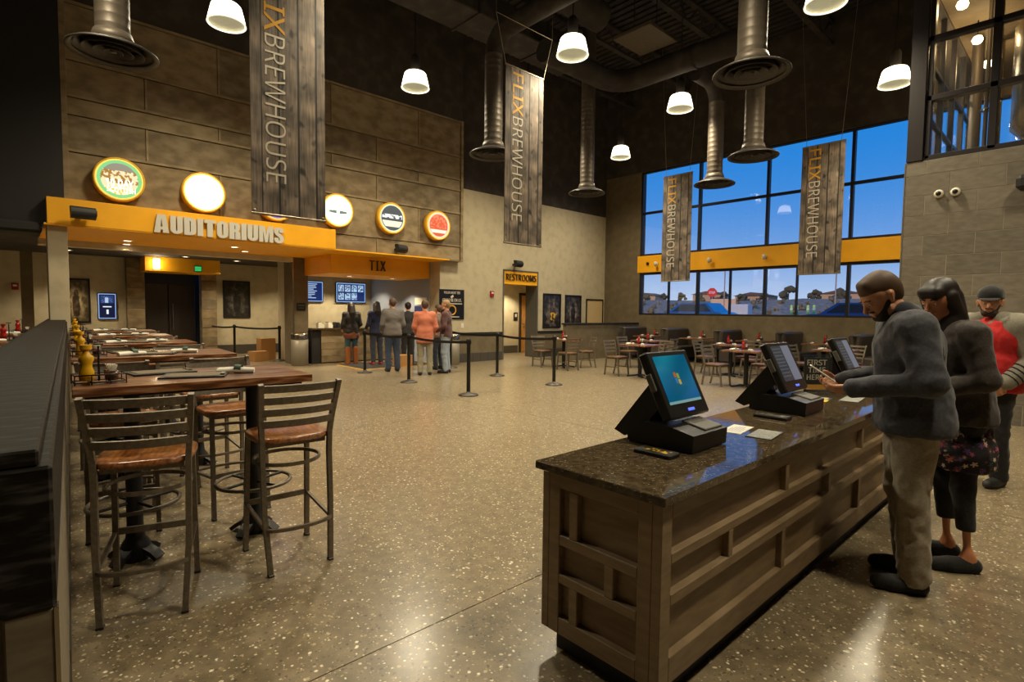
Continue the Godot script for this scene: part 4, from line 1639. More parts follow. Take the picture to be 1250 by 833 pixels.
func terminal(at: Vector3, label: String, kind: int) -> void:
	var t := thing("order_terminal", label, "terminal", at)
	var st := S()
	# base block with sloping printer front
	prism(st, [Vector2(-0.17, 0.006), Vector2(0.185, 0.006), Vector2(0.19, 0.085), Vector2(0.06, 0.112), Vector2(-0.08, 0.112), Vector2(-0.17, 0.07)], 0.33, Transform3D(Basis(Vector3(0, 0, 1), Vector3(0, 1, 0), Vector3(-1, 0, 0)), Vector3(0.165, 0, 0)))
	put("base", st, M.plastic_black, t)
	for x in [-0.13, 0.13]:
		for z in [-0.13, 0.15]:
			st = S()
			cyl(st, Vector3(x, 0, z), 0.014, 0.008, 10)
			put("foot", st, M.plastic_black, t)
	st = S()
	box(st, Vector3(0.06, 0.104, 0.11), Vector3(0.17, 0.012, 0.13), 0.004, Basis(Vector3(1, 0, 0), 0.2))
	put("printer_lid", st, M.plastic_grey, t, "grey receipt printer lid")
	st = S()
	box(st, Vector3(0.06, 0.112, 0.095), Vector3(0.12, 0.004, 0.016), 0.001, Basis(Vector3(1, 0, 0), 0.2))
	put("paper_slot", st, M.plastic_black, t)
	# rear arm
	st = S()
	prism(st, [Vector2(-0.30, 0.03), Vector2(-0.235, 0.006), Vector2(-0.14, 0.05), Vector2(-0.02, 0.19), Vector2(-0.05, 0.32), Vector2(-0.085, 0.30)], 0.16, Transform3D(Basis(Vector3(0, 0, 1), Vector3(0, 1, 0), Vector3(-1, 0, 0)), Vector3(0.06, 0, 0)))
	put("arm", st, M.plastic_black, t)
	# tilted monitor
	var lo := Vector3(0.02, 0.145, 0.075)
	var hi := Vector3(0.02, 0.455, -0.075)
	var up := (hi - lo).normalized()
	var nrm := Vector3(1, 0, 0).cross(up).normalized()
	var b := Basis(Vector3(1, 0, 0), up, nrm)
	var mon := Node3D.new()
	mon.name = "monitor"
	mon.transform = Transform3D(b, (lo + hi) / 2)
	t.add_child(mon)
	st = S()
	box(st, Vector3(0, 0, -0.025), Vector3(0.38, 0.345, 0.05), 0.008)
	put("bezel", st, M.plastic_black, mon)
	st = S()
	box(st, Vector3(0, -0.01, -0.07), Vector3(0.24, 0.2, 0.05), 0.015)
	put("back_housing", st, M.plastic_black, mon)
	st = S()
	box(st, Vector3(-0.197, 0.02, -0.025), Vector3(0.014, 0.09, 0.03), 0.003)
	put("card_slot", st, M.plastic_grey, mon)
	var im := Image.create(96, 72, false, Image.FORMAT_RGB8)
	for y in 72:
		for x in 96:
			var u := x / 96.0
			var v := y / 72.0
			if kind == 0:
				var swirl := 0.5 + 0.5 * sin(u * 5.0 + v * 4.0)
				im.set_pixel(x, y, Color(0.03 + 0.08 * swirl, 0.42 + 0.18 * swirl * (1 - v), 0.56 + 0.12 * swirl))
			else:
				im.set_pixel(x, y, Color(0.30, 0.32, 0.36) if u < 0.55 else Color(0.62, 0.64, 0.72))
	if kind == 0:
		im.fill_rect(Rect2i(0, 68, 96, 4), rgb(150, 196, 190))
		# four-colour flag in the middle
		im.fill_rect(Rect2i(41, 26, 7, 8), rgb(214, 110, 60))
		im.fill_rect(Rect2i(49, 28, 7, 8), rgb(150, 190, 70))
		im.fill_rect(Rect2i(41, 35, 7, 8), rgb(70, 140, 200))
		im.fill_rect(Rect2i(49, 37, 7, 8), rgb(226, 190, 80))
	else:
		for j in 9:
			im.fill_rect(Rect2i(4, 5 + j * 7, 42, 2), rgb(120, 126, 136))
	st = S()
	quad_uv(st, Vector3(-0.15, -0.105, 0.0012), Vector3(0.15, -0.105, 0.0012), Vector3(0.15, 0.145, 0.0012), Vector3(-0.15, 0.145, 0.0012))
	put("screen", st, picture("terminal_screen_%d" % kind, im, 0.12, [0.55, 0.4, 0.4][kind]), mon, "glowing touch screen")
	st = S()
	box(st, Vector3(0.02, -0.142, 0.001), Vector3(0.06, 0.014, 0.003), 0.001)
	put("badge", st, emit("badge_blue", Color(0.35, 0.45, 1.0), 0.8), mon, "small blue lit badge")

# ---------------------------------------------------------------- ledge and high tables
func on_ledge(x: float, y: float, z: float) -> Vector3:
	return LEDGE_AT + Basis(Vector3.UP, LEDGE_TURN) * Vector3(x, y, z)

func build_ledge() -> void:
	var l := thing("divider_ledge", "long dark-topped divider ledge beside the high tables", "divider", LEDGE_AT, LEDGE_TURN)
	var st := S()
	span(st, Vector3(-0.26, 1.222, -12.3), Vector3(0.0, 1.25, 0.0), 0.004)
	put("cap", st, M.ledge_black, l, "dark stained wooden cap")
	st = S()
	span(st, Vector3(-0.275, 0.985, -12.3), Vector3(0.016, 1.222, 0.004), 0.005)
	put("apron", st, M.ledge_black, l)
	st = S()
	span(st, Vector3(-0.26, 0, -12.3), Vector3(0.012, 0.985, -0.02))
	put("knee_wall", st, M.ledge_face, l)
	st = S()
	span(st, Vector3(-0.05, 0, -0.02), Vector3(0.014, 0.985, 0.0), 0.003)
	span(st, Vector3(-0.275, 0, -0.02), Vector3(-0.22, 0.985, 0.0), 0.003)
	span(st, Vector3(-0.22, 0.78, -0.02), Vector3(-0.05, 0.86, 0.0), 0.003)
	put("end_frame", st, M.ledge_face, l)
	st = S()
	span(st, Vector3(0.012, 0.0, -0.02), Vector3(0.018, 0.985, 0.002))
	put("edge_strip", st, M.steel, l)
	for i in 9:
		st = S()
		span(st, Vector3(0.012, 0.02, -0.12 - i * 1.35 - 1.25), Vector3(0.016, 0.16, -0.12 - i * 1.35))
		put("kick_plate", st, M.baseboard_tile, l)

func rounded_slab(st: SurfaceTool, w0: float, w1: float, d: float, y0: float, y1: float, edge: float, dish: float) -> void:
	# seat: width w0 at the back (+z), w1 at the front, depth d
	var outline := func(k: float) -> Array:
		var o := []
		for i in 28:
			var a := TAU * i / 28
			var cx: float = signf(cos(a)) * pow(absf(cos(a)), 0.55)
			var cz: float = signf(sin(a)) * pow(absf(sin(a)), 0.55)
			var w := lerpf(w1, w0, (cz + 1) / 2) / 2 - k
			o.append(Vector2(cx * w, cz * (d / 2 - k)))
		return o
	var rings := [[0.0, y0, edge], [0.0, y0, 0.0], [0.0, y1 - edge * 0.6, 0.0], [0.0, y1, edge], [0.0, y1 - dish * 0.6, d * 0.16], [0.0, y1 - dish, d * 0.3]]
	var all := []
	for r in rings:
		var ring := []
		for p in outline.call(r[2]):
			ring.append(Vector3(p.x, r[1], p.y))
		all.append(ring)
	st.set_smooth_group(0)
	for i in all.size() - 1:
		for j in 28:
			var j2 := (j + 1) % 28
			quad(st, all[i][j2], all[i][j], all[i + 1][j], all[i + 1][j2])
	for e in [[0, true], [all.size() - 1, false]]:
		var ring: Array = all[e[0]]
		var c := Vector3.ZERO
		for p in ring:
			c += p / 28.0
		for j in 28:
			var a: Vector3 = ring[j]
			var b: Vector3 = ring[(j + 1) % 28]
			for v in ([c, b, a] if e[1] else [c, a, b]):
				st.add_vertex(v)

func ladder_seat(called: String, label: String, seat_y: float, top: float, tall: bool, group: String) -> Node3D:
	var c := thing(called, label, "stool" if tall else "chair", Vector3.ZERO, 0.0, group)
	var st := S()
	rounded_slab(st, 0.40, 0.43, 0.42, seat_y - 0.03, seat_y, 0.01, 0.012)
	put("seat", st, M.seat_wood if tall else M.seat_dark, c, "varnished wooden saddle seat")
	st = S()
	sweep(st, [Vector3(-0.165, seat_y - 0.045, -0.16), Vector3(0.165, seat_y - 0.045, -0.16), Vector3(0.165, seat_y - 0.045, 0.15), Vector3(-0.165, seat_y - 0.045, 0.15)], rect_prof(0.014, 0.03), Vector3.UP, true)
	put("seat_frame", st, M.stool_metal, c)
	var sq := rect_prof(0.026, 0.03)
	for s in [-1.0, 1.0]:
		st = S()
		sweep(st, [Vector3(s * 0.168, 0, 0.225), Vector3(s * 0.186, seat_y * 0.45, 0.185), Vector3(s * 0.188, seat_y * 0.85, 0.165), Vector3(s * 0.19, seat_y, 0.168), Vector3(s * 0.20, lerpf(seat_y, top, 0.35), 0.187), Vector3(s * 0.213, top - 0.015, 0.25), Vector3(s * 0.214, top, 0.254)], sq, Vector3(0, 0, -1))
		put("rear_leg", st, M.stool_metal, c)
		st = S()
		sweep(st, [Vector3(s * 0.185, 0, -0.21), Vector3(s * 0.175, seat_y - 0.03, -0.165)], sq, Vector3(0, 0, -1))
		put("front_leg", st, M.stool_metal, c)
		for z in [0.225, -0.21]:
			st = S()
			box(st, Vector3(s * (0.168 if z > 0.0 else 0.185), 0.006, z), Vector3(0.032, 0.012, 0.036), 0.003)
			put("glide", st, M.plastic_black, c)
	var n := 4
	for i in n:
		var y := lerpf(lerpf(seat_y, top, 0.27), top - 0.03, i / (n - 1.0))
		var f := (y - seat_y) / (top - seat_y)
		var w := lerpf(0.192, 0.212, f)
		var z := lerpf(0.172, 0.248, f)
		var pts := []
		for k in 9:
			var u := -1.0 + k / 4.0
			pts.append(Vector3(u * w, y, z + 0.035 * (1.0 - u * u)))
		st = S()
		sweep(st, pts, rect_prof(0.012, 0.042), Vector3(0, 1, 0.25).normalized(), false, false)
		put("back_slat", st, M.stool_metal, c)
	if tall:
		st = S()
		sweep(st, ring_pts(Vector3(0, seat_y - 0.165, -0.01), 0.185, 28, 0.0, TAU, 0.185), rect_prof(0.012, 0.02), Vector3.UP, true)
		put("brace_ring", st, M.stool_metal, c)
		st = S()
		sweep(st, [Vector3(-0.18, 0.30, -0.19), Vector3(0.18, 0.30, -0.19)], rect_prof(0.014, 0.034), Vector3.UP)
		put("stretcher", st, M.stool_metal, c)
		st = S()
		var pts := []
		for k in 13:
			var a := PI * k / 12.0
			pts.append(Vector3(cos(a) * 0.182, 0.255, 0.19 + sin(a) * 0.075))
		pts.push_front(Vector3(0.182, 0.295, -0.18))
		pts.push_back(Vector3(-0.182, 0.295, -0.18))
		sweep(st, pts, rect_prof(0.018, 0.018), Vector3.UP, false)
		put("foot_rail", st, M.stool_metal, c)
	else:
		for s in [-1.0, 1.0]:
			st = S()
			sweep(st, [Vector3(s * 0.182, 0.2, -0.195), Vector3(s * 0.184, 0.2, 0.2)], rect_prof(0.014, 0.02), Vector3.UP)
			put("stretcher", st, M.stool_metal, c)
	return c

func high_table(label: String, at: Vector3) -> void:
	var t := thing("high_table", label, "table", at, LEDGE_TURN, "high plank tables along the ledge")
	var L := 1.175
	var D := 0.785
	var st: SurfaceTool
	var n := 9
	for i in n:
		st = S()
		var z := -D / 2 + (i + 0.5) * D / n
		box(st, Vector3(0, 1.048, z), Vector3(L, 0.044, D / n - 0.0015), 0.003)
		put("plank", st, M["table_wood_%d" % ((i * 5 + 1) % 3)], t)
	st = S()
	box(st, Vector3(0, 1.018, 0), Vector3(L - 0.1, 0.016, D - 0.1))
	put("underframe", st, M.iron, t)
	for x in [-0.32, 0.33]:
		st = S()
		cyl(st, Vector3(x, 0.06, 0), 0.042, 0.955, 18)
		put("pole", st, M.iron, t)
		st = S()
		for k in 4:
			var b := Basis(Vector3.UP, k * PI / 2 + PI / 4)
			sweep(st, [Vector3(x, 0.075, 0), Vector3(x, 0.07, 0) + b * Vector3(0.06, 0, 0), Vector3(x, 0.045, 0) + b * Vector3(0.11, 0, 0), Vector3(x, 0.014, 0) + b * Vector3(0.15, 0, 0)], rect_prof(0.07, 0.024), Vector3.UP)
		lathe(st, [Vector2(0.075, 0.0), Vector2(0.085, 0.05), Vector2(0.07, 0.1), Vector2(0.05, 0.13), Vector2(0.043, 0.2)], 18, Transform3D(Basis.IDENTITY, Vector3(x, 0, 0)))
		put("foot_base", st, M.iron, t)
		st = S()
		tube(st, ring_pts(Vector3(x, 0.34, 0), 0.225, 28), 0.012, 8, true)
		put("foot_ring", st, M.stool_metal, t)
		st = S()
		for k in 2:
			tube(st, [Vector3(x, 0.34, 0) + Basis(Vector3.UP, k * PI / 2 + 0.4) * Vector3(-0.225, 0, 0), Vector3(x, 0.34, 0) + Basis(Vector3.UP, k * PI / 2 + 0.4) * Vector3(0.225, 0, 0)], 0.009, 6)
		put("ring_spoke", st, M.iron, t)

func bottle_shape(st: SurfaceTool, r: float, h: float) -> void:
	lathe(st, [Vector2(0, 0), Vector2(r, 0.004), Vector2(r, h * 0.32), Vector2(r * 0.78, h * 0.42), Vector2(r * 0.78, h * 0.55), Vector2(r, h * 0.66), Vector2(r * 0.95, h * 0.78), Vector2(r * 0.45, h * 0.86), Vector2(r * 0.42, h), Vector2(0, h)], 14)

func caddy_set(at: Vector3, turn: float, where: String, full: bool, mustard := true) -> void:
	var c := thing("condiment_caddy", "black wire condiment caddy on " + where, "caddy", at, turn, "condiment caddies")
	var st := S()
	for y in [0.012, 0.05]:
		tube(st, [Vector3(-0.11, y, -0.065), Vector3(0.11, y, -0.065), Vector3(0.11, y, 0.065), Vector3(-0.11, y, 0.065)], 0.004, 5, true)
	for x in [-0.11, -0.04, 0.04, 0.11]:
		tube(st, [Vector3(x, 0.0, -0.065), Vector3(x, 0.05, -0.065)], 0.003, 5)
		tube(st, [Vector3(x, 0.0, 0.065), Vector3(x, 0.05, 0.065)], 0.003, 5)
		tube(st, [Vector3(x, 0.012, -0.065), Vector3(x, 0.012, 0.065)], 0.003, 5)
	put("wire_basket", st, M.iron, c)
	st = S()
	tube(st, [Vector3(0.0, 0.012, 0), Vector3(0.0, 0.2, 0)], 0.005, 6)
	tube(st, ring_pts(Vector3(0, 0.21, 0), 0.02, 10), 0.004, 5, true)
	put("carry_handle", st, M.iron, c)
	var b := Basis(Vector3.UP, turn)
	var bt: Node3D
	if mustard:
		bt = thing("mustard_bottle", "yellow mustard bottle in the caddy on " + where, "bottle", at + b * Vector3(-0.055, 0.016, 0.022), turn, "mustard bottles")
		st = S()
		bottle_shape(st, 0.033, 0.17)
		put("body", st, M.mustard, bt)
		st = S()
		cyl(st, Vector3(0, 0.17, 0), 0.026, 0.022, 12)
		put("cap", st, M.mustard, bt)
	bt = thing("ketchup_bottle", "red ketchup bottle in the caddy on " + where, "bottle", at + b * Vector3(-0.05, 0.016, -0.035), turn, "ketchup bottles")
	st = S()
	bottle_shape(st, 0.03, 0.16)
	put("body", st, M.ketchup, bt)
	st = S()
	cyl(st, Vector3(0, 0.16, 0), 0.022, 0.022, 12)
	put("cap", st, M.ketchup, bt)
	if full:
		for k in 2:
			var j := thing("sugar_jar", "sugar packet jar in caddy on " + where, "jar", at + b * Vector3(0.055, 0.016, -0.03 + k * 0.055), turn, "sugar jars")
			st = S()
			lathe(st, [Vector2(0, 0), Vector2(0.026, 0), Vector2(0.03, 0.05), Vector2(0.026, 0.05), Vector2(0, 0.04)], 12)
			put("glass", st, mat("jar_brown", rgb(92, 60, 44), 0.2), j)
			st = S()
			for q in 5:
				box(st, Vector3(-0.014 + q * 0.007, 0.06, 0.0), Vector3(0.004, 0.045, 0.034), 0.0, Basis(Vector3(0, 0, 1), 0.3 - q * 0.15))
			put("packets", st, M.napkin, j)

func menu_board(at: Vector3, turn: float, where: String) -> void:
	var m := thing("menu_clipboard", "dark menu clipboard on " + where, "menu", at, turn, "menu clipboards")
	var st := S()
	box(st, Vector3(0, 0.005, 0), Vector3(0.34, 0.01, 0.24), 0.002)
	put("board", st, M.leather_dark, m)
	st = S()
	box(st, Vector3(0, 0.0105, 0), Vector3(0.28, 0.003, 0.19))
	put("sheet", st, mat("menu_sheet", rgb(108, 92, 68), 0.7), m)
	st = S()
	box(st, Vector3(0.15, 0.014, 0), Vector3(0.025, 0.008, 0.1), 0.002)
	put("clip", st, M.steel, m)

func napkin_roll(at: Vector3, turn: float, where: String) -> void:
	var m := thing("napkin_roll", "white rolled napkin with cutlery on " + where, "napkin", at, turn, "napkin rolls")
	var st := S()
	sweep(st, [Vector3(-0.11, 0.018, 0), Vector3(0.0, 0.022, 0.01), Vector3(0.1, 0.016, -0.005)], [Vector2(-0.03, -0.014), Vector2(0.03, -0.014), Vector2(0.034, 0.0), Vector2(0.016, 0.014), Vector2(-0.016, 0.016), Vector2(-0.034, 0.002)], Vector3.UP, false, true)
	put("roll", st, M.napkin, m)
	st = S()
	lathe(st, [Vector2(0.03, -0.02), Vector2(0.032, 0.02)], 14, Transform3D(Basis(Vector3(0, 0, 1), PI / 2), Vector3(0.01, 0.024, 0.008)))
	put("paper_band", st, mat("band_green", rgb(70, 90, 74), 0.7), m)

func build_high_tables() -> void:
	var names := ["the first high table, at the free end of the ledge", "the second high table along the ledge", "the third high table along the ledge", "the fourth high table along the ledge", "the last high table, next to the beige column"]
	var stool := ladder_seat("bar_stool", "metal ladder-back bar stool tucked at the first table, turned towards the ledge", 0.76, 1.075, true, "ladder-back bar stools")
	stool.position = Vector3(0.47, 0, -3.2)
	stool.rotation.y = deg_to_rad(-17)
	for i in 5:
		var z := -2.653 - i * 1.97
		var at := on_ledge(0.6325, 0, z)
		high_table("high plank-top table on two poles, " + ["first along the ledge", "second along the ledge", "third along the ledge", "fourth along the ledge", "last, beside the beige column"][i], at)
		var seats := [[0.32, 0.55, -8.0], [0.98, 0.52, 6.0], [0.3, -0.6, 176.0], [0.95, -0.58, 186.0]]
		for k in 4:
			if i == 4 and k > 1:
				continue
			if i == 0 and k == 0:
				continue
			var p := on_ledge(seats[k][0], 0, z + seats[k][1])
			var turn: float = deg_to_rad(seats[k][2]) + LEDGE_TURN
			if i == 0 and k == 1:
				p = Vector3(1.17, 0, -3.24)
				turn = deg_to_rad(-2)
			copy_of(stool, "bar_stool", "ladder-back bar stool, %s, %s" % [["first table", "second table", "third table", "fourth table", "last table"][i], ["ledge end of its near side", "aisle end of its near side", "ledge end of its far side", "aisle end of its far side"][k]], p, turn, "ladder-back bar stools")
		caddy_set(on_ledge(0.16, 1.07, z + 0.16), LEDGE_TURN + 0.1, names[i].split(",")[0], i < 3)
		menu_board(on_ledge(0.62, 1.07, z + 0.1), LEDGE_TURN - 0.3, names[i].split(",")[0] + ", beside the napkin")
		menu_board(on_ledge(0.48, 1.07, z - 0.2), LEDGE_TURN + 0.15, names[i].split(",")[0] + ", by its far edge")
		napkin_roll(on_ledge(0.86, 1.07, z + 0.06), LEDGE_TURN - 0.5, names[i].split(",")[0] + ", near the aisle")
		if i > 0:
			napkin_roll(on_ledge(0.45, 1.07, z + 0.2), LEDGE_TURN + 0.4, names[i].split(",")[0] + ", near the ledge")
	# tables on the other side of the ledge, only their tops show
	for i in 3:
		var z := -5.2 - i * 2.3
		var t := thing("side_table", "plank-top table behind the ledge, %s" % ["first row", "second row", "last row"][i], "table", on_ledge(-0.95, 0, z), LEDGE_TURN)
		var st := S()
		for k in 6:
			st = S()
			box(st, Vector3(0, 1.048, -0.33 + k * 0.13), Vector3(1.2, 0.044, 0.128), 0.003)
			put("plank", st, M["table_wood_%d" % (k % 3)], t)
		st = S()
		cyl(st, Vector3(0, 0.03, 0), 0.05, 1.0, 14)
		put("pole", st, M.iron, t)
		st = S()
		cyl(st, Vector3(0, 0, 0), 0.26, 0.03, 20)
		put("foot_base", st, M.iron, t)
		caddy_set(on_ledge(-0.5, 1.07, z + 0.1), LEDGE_TURN, "the %s table behind the ledge" % ["first", "second", "third"][i], true, false)
		napkin_roll(on_ledge(-0.62, 1.07, z + 0.25), 0.2, "the %s table behind the ledge" % ["first", "second", "third"][i])

# ---------------------------------------------------------------- dining area by the window
func low_table(label: String, at: Vector3, booth: bool) -> void:
	var t := thing("booth_table" if booth else "dining_table", label, "table", at, 0.0, "booth tables" if booth else "dining tables")
	var st: SurfaceTool
	var w := 1.15 if booth else 0.72
	for k in 6:
		st = S()
		box(st, Vector3(0, 0.735, -0.3 + k * 0.12), Vector3(w, 0.035, 0.119), 0.003)
		put("plank", st, M["table_wood_%d" % (k % 3)], t)
	st = S()
	cyl(st, Vector3(0, 0.05, 0), 0.045, 0.665, 14)
	put("pole", st, M.iron, t)
	st = S()
	for k in 4:
		sweep(st, [Vector3(0, 0.05, 0), Basis(Vector3.UP, k * PI / 2 + PI / 4) * Vector3(0.3, 0, 0) + Vector3(0, 0.014, 0)], rect_prof(0.06, 0.028), Vector3.UP)
	put("foot_base", st, M.iron, t)

func build_dining() -> void:
	var proto: Node3D
	var tabs := [
		[Vector3(10.8, 0, -9.65), "dining table beside the low partition"],
		[Vector3(10.64, 0, -7.13), "dining table behind the belt posts' end"],
		[Vector3(10.85, 0, -4.75), "dining table beyond the teal terminal"],
		[Vector3(12.5, 0, -8.1), "dining table before the second booth"],
		[Vector3(12.6, 0, -5.9), "dining table before the third booth"],
		[Vector3(12.7, 0, -3.7), "dining table before the last booth"]]
	for i in tabs.size():
		var at: Vector3 = tabs[i][0]
		low_table(["square plank-top dining table beside the low partition", "square plank-top dining table next to the belt posts", "square plank-top dining table beyond the grey-list terminal", "square plank-top dining table before the second booth", "square plank-top dining table before the third booth", "square plank-top dining table before the last booth"][i], at, false)
		var seats := [[-0.1, 0.55, 4.0], [-0.15, -0.55, 178.0]]
		if i != 3:
			seats.append([0.62, 0.1, 75.0])
		if i == 0:
			seats = [[-0.4, 0.5, -10.0], [-0.35, -0.45, 170.0], [0.5, 0.35, 60.0]]
		for k in seats.size():
			var p := at + Vector3(seats[k][0], 0, seats[k][1])
			var lab := "ladder-back chair at the %s, %s" % [tabs[i][1], ["back to the kiosk", "facing the kiosk", "back to the window"][k]]
			if proto == null:
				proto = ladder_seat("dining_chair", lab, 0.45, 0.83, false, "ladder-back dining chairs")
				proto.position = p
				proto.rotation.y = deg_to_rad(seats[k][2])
			else:
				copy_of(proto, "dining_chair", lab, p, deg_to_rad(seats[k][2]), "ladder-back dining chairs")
		caddy_set(at + Vector3(0.15, 0.7525, -0.1), 0.4, "the " + tabs[i][1], true, false)
		napkin_roll(at + Vector3(-0.15, 0.7525, 0.15), 0.6, "the " + tabs[i][1] + ", kiosk side")
		napkin_roll(at + Vector3(-0.12, 0.7525, -0.2), -0.3, "the " + tabs[i][1] + ", far side")
	# partition
	var p := struct_root("trim_10", "low taupe partition with black cap beside the dining tables", "partition")
	var st := S()
	span(st, Vector3(12.17, 0, -10.92), Vector3(15.94, 1.1, -10.8))
	put("panel", st, M.taupe, p)
	st = S()
	span(st, Vector3(12.13, 1.1, -10.95), Vector3(15.94, 1.15, -10.77), 0.006)
	put("cap", st, M.black_paint, p)
	# booths along the window wall
	var zs := [-10.55, -8.98, -7.25, -5.55, -3.85]
	for i in zs.size():
		var b := thing("booth_bench", "dark brown upholstered booth bench, %s" % ["beside the low partition", "second from the partition", "third from the partition", "fourth from the partition", "last before the stone wall"][i], "bench", Vector3(15.27, 0, zs[i]), 0.0, "booth benches under the window")
		st = S()
		box(st, Vector3(0, 0.06, 0), Vector3(1.2, 0.12, 0.8))
		put("plinth", st, M.black_paint, b)
		for s in [-1, 1]:
			if i == 0 and s < 0:
				continue
			st = S()
			box(st, Vector3(0, 0.3, s * 0.26), Vector3(1.25, 0.36, 0.46), 0.03)
			put("seat", st, M.booth, b)
			st = S()
			box(st, Vector3(0, 0.74, s * 0.06), Vector3(1.28, 0.56, 0.13), 0.04, Basis(Vector3(1, 0, 0), s * 0.06))
			put("backrest", st, M.booth, b)
		st = S()
		box(st, Vector3(0, 0.99, 0), Vector3(1.3, 0.06, 0.2), 0.025)
		put("top_roll", st, M.booth, b)
	for i in 4:
		var z: float = (zs[i] + zs[i + 1]) / 2
		var where: String = ["first", "second", "third", "last"][i] + " booth table under the window"
		low_table("plank-top booth table, %s of the row under the window" % ["first", "second", "third", "last"][i], Vector3(15.25, 0, z), true)
		caddy_set(Vector3(15.45, 0.7525, z), 0.3, "the " + where, true, false)
		napkin_roll(Vector3(15.0, 0.7525, z + 0.15), 0.2, "the " + where + ", kiosk side")
		napkin_roll(Vector3(14.95, 0.7525, z - 0.18), 0.2, "the " + where + ", far side")

# ---------------------------------------------------------------- banners
func banner(label: String, at: Vector3, turn: float, pic: StandardMaterial3D, wires: bool) -> void:
	# at: middle of the lower edge; faces local +z
	var b := thing("plank_banner", label, "banner", at, turn, "plank-print banners")
	var W := 0.92
	var H := 3.05
	var st := S()
	box(st, Vector3(0, H / 2, 0), Vector3(W, H, 0.008))
	put("cloth_core", st, M.ceiling_brown, b)
	st = S()
	quad_uv(st, Vector3(-W / 2, 0, 0.005), Vector3(W / 2, 0, 0.005), Vector3(W / 2, H, 0.005), Vector3(-W / 2, H, 0.005))
	quad_uv(st, Vector3(W / 2, 0, -0.005), Vector3(-W / 2, 0, -0.005), Vector3(-W / 2, H, -0.005), Vector3(W / 2, H, -0.005))
	put("plank_print", st, pic, b)
	for y in [0.02, H - 0.02]:
		st = S()
		tube(st, [Vector3(-W / 2 - 0.01, y, 0), Vector3(W / 2 + 0.01, y, 0)], 0.012, 8)
		put("rod", st, M.wire, b)
	# letters run downwards, tops towards +x
	for side in [1.0, -1.0]:
		var f: Basis = Basis(Vector3.UP, 0.0 if side > 0 else PI) * Basis(Vector3(0, 0, 1), -PI / 2)
		var x0: float = -0.17 * side
		word("lettering", "FLIX", 0.15, Vector2(0.72, 0.245), 0.002, M.print_yellow, b, Transform3D(f, Vector3(x0, H - 0.46, 0.0065 * side)))
		word("lettering", "BREWHOUSE", -0.25, Vector2(1.78, 0.245), 0.002, M.print_white, b, Transform3D(f, Vector3(x0, H - 0.85 - 0.89, 0.0065 * side)))
	if wires:
		for s in [-1, 1]:
			st = S()
			tube(st, [Vector3(s * W / 2, H - 0.02, 0), Vector3(s * (W / 2 + 0.22), H + 0.75, 0)], 0.006, 5)
			tube(st, [Vector3(s * (W / 2 + 0.22), H + 0.75, 0), Vector3(s * (W / 2 + 0.22), CEIL - at.y - 0.1, 0)], 0.004, 5)
			put("hanging_wire", st, M.wire, b)
		st = S()
		tube(st, [Vector3(-W / 2 - 0.22, H + 0.75, 0), Vector3(W / 2 + 0.22, H + 0.75, 0)], 0.006, 5)
		put("cross_wire", st, M.wire, b)
	else:
		for s in [-1, 1]:
			st = S()
			tube(st, [Vector3(s * W / 2 * 0.8, H - 0.02, 0), Vector3(s * (W / 2 + 0.15), CEIL - at.y - 0.1, 0)], 0.005, 5)
			put("hanging_wire", st, M.wire, b)
	for s in [-1, 1]:
		st = S()
		lathe(st, [Vector2(0.008, 0), Vector2(0.018, 0.002), Vector2(0.018, 0.006), Vector2(0.008, 0.008)], 12, Transform3D(Basis(Vector3(1, 0, 0), PI / 2), Vector3(s * (W / 2 - 0.03), 0.05, 0.004)))
		put("grommet", st, M.wire, b)

func build_banners() -> void:
	var pic := picture("banner_print", plank_print(160, 520, 201), 0.75)
	banner("plank-print banner hanging before the auditoriums fascia", Vector3(2.6, 2.63, -7.0), 0.0, pic, true)
	banner("plank-print banner on wires before the beige wall", Vector3(6.7, 2.66, -7.0), 0.0, pic, true)
	banner("plank-print banner before the window, next to the room corner", Vector3(14.0, 2.4, -8.27), -PI / 2, pic, false)
	banner("plank-print banner before the window, next to the stone wall", Vector3(14.0, 2.44, -4.5), -PI / 2, pic, false)

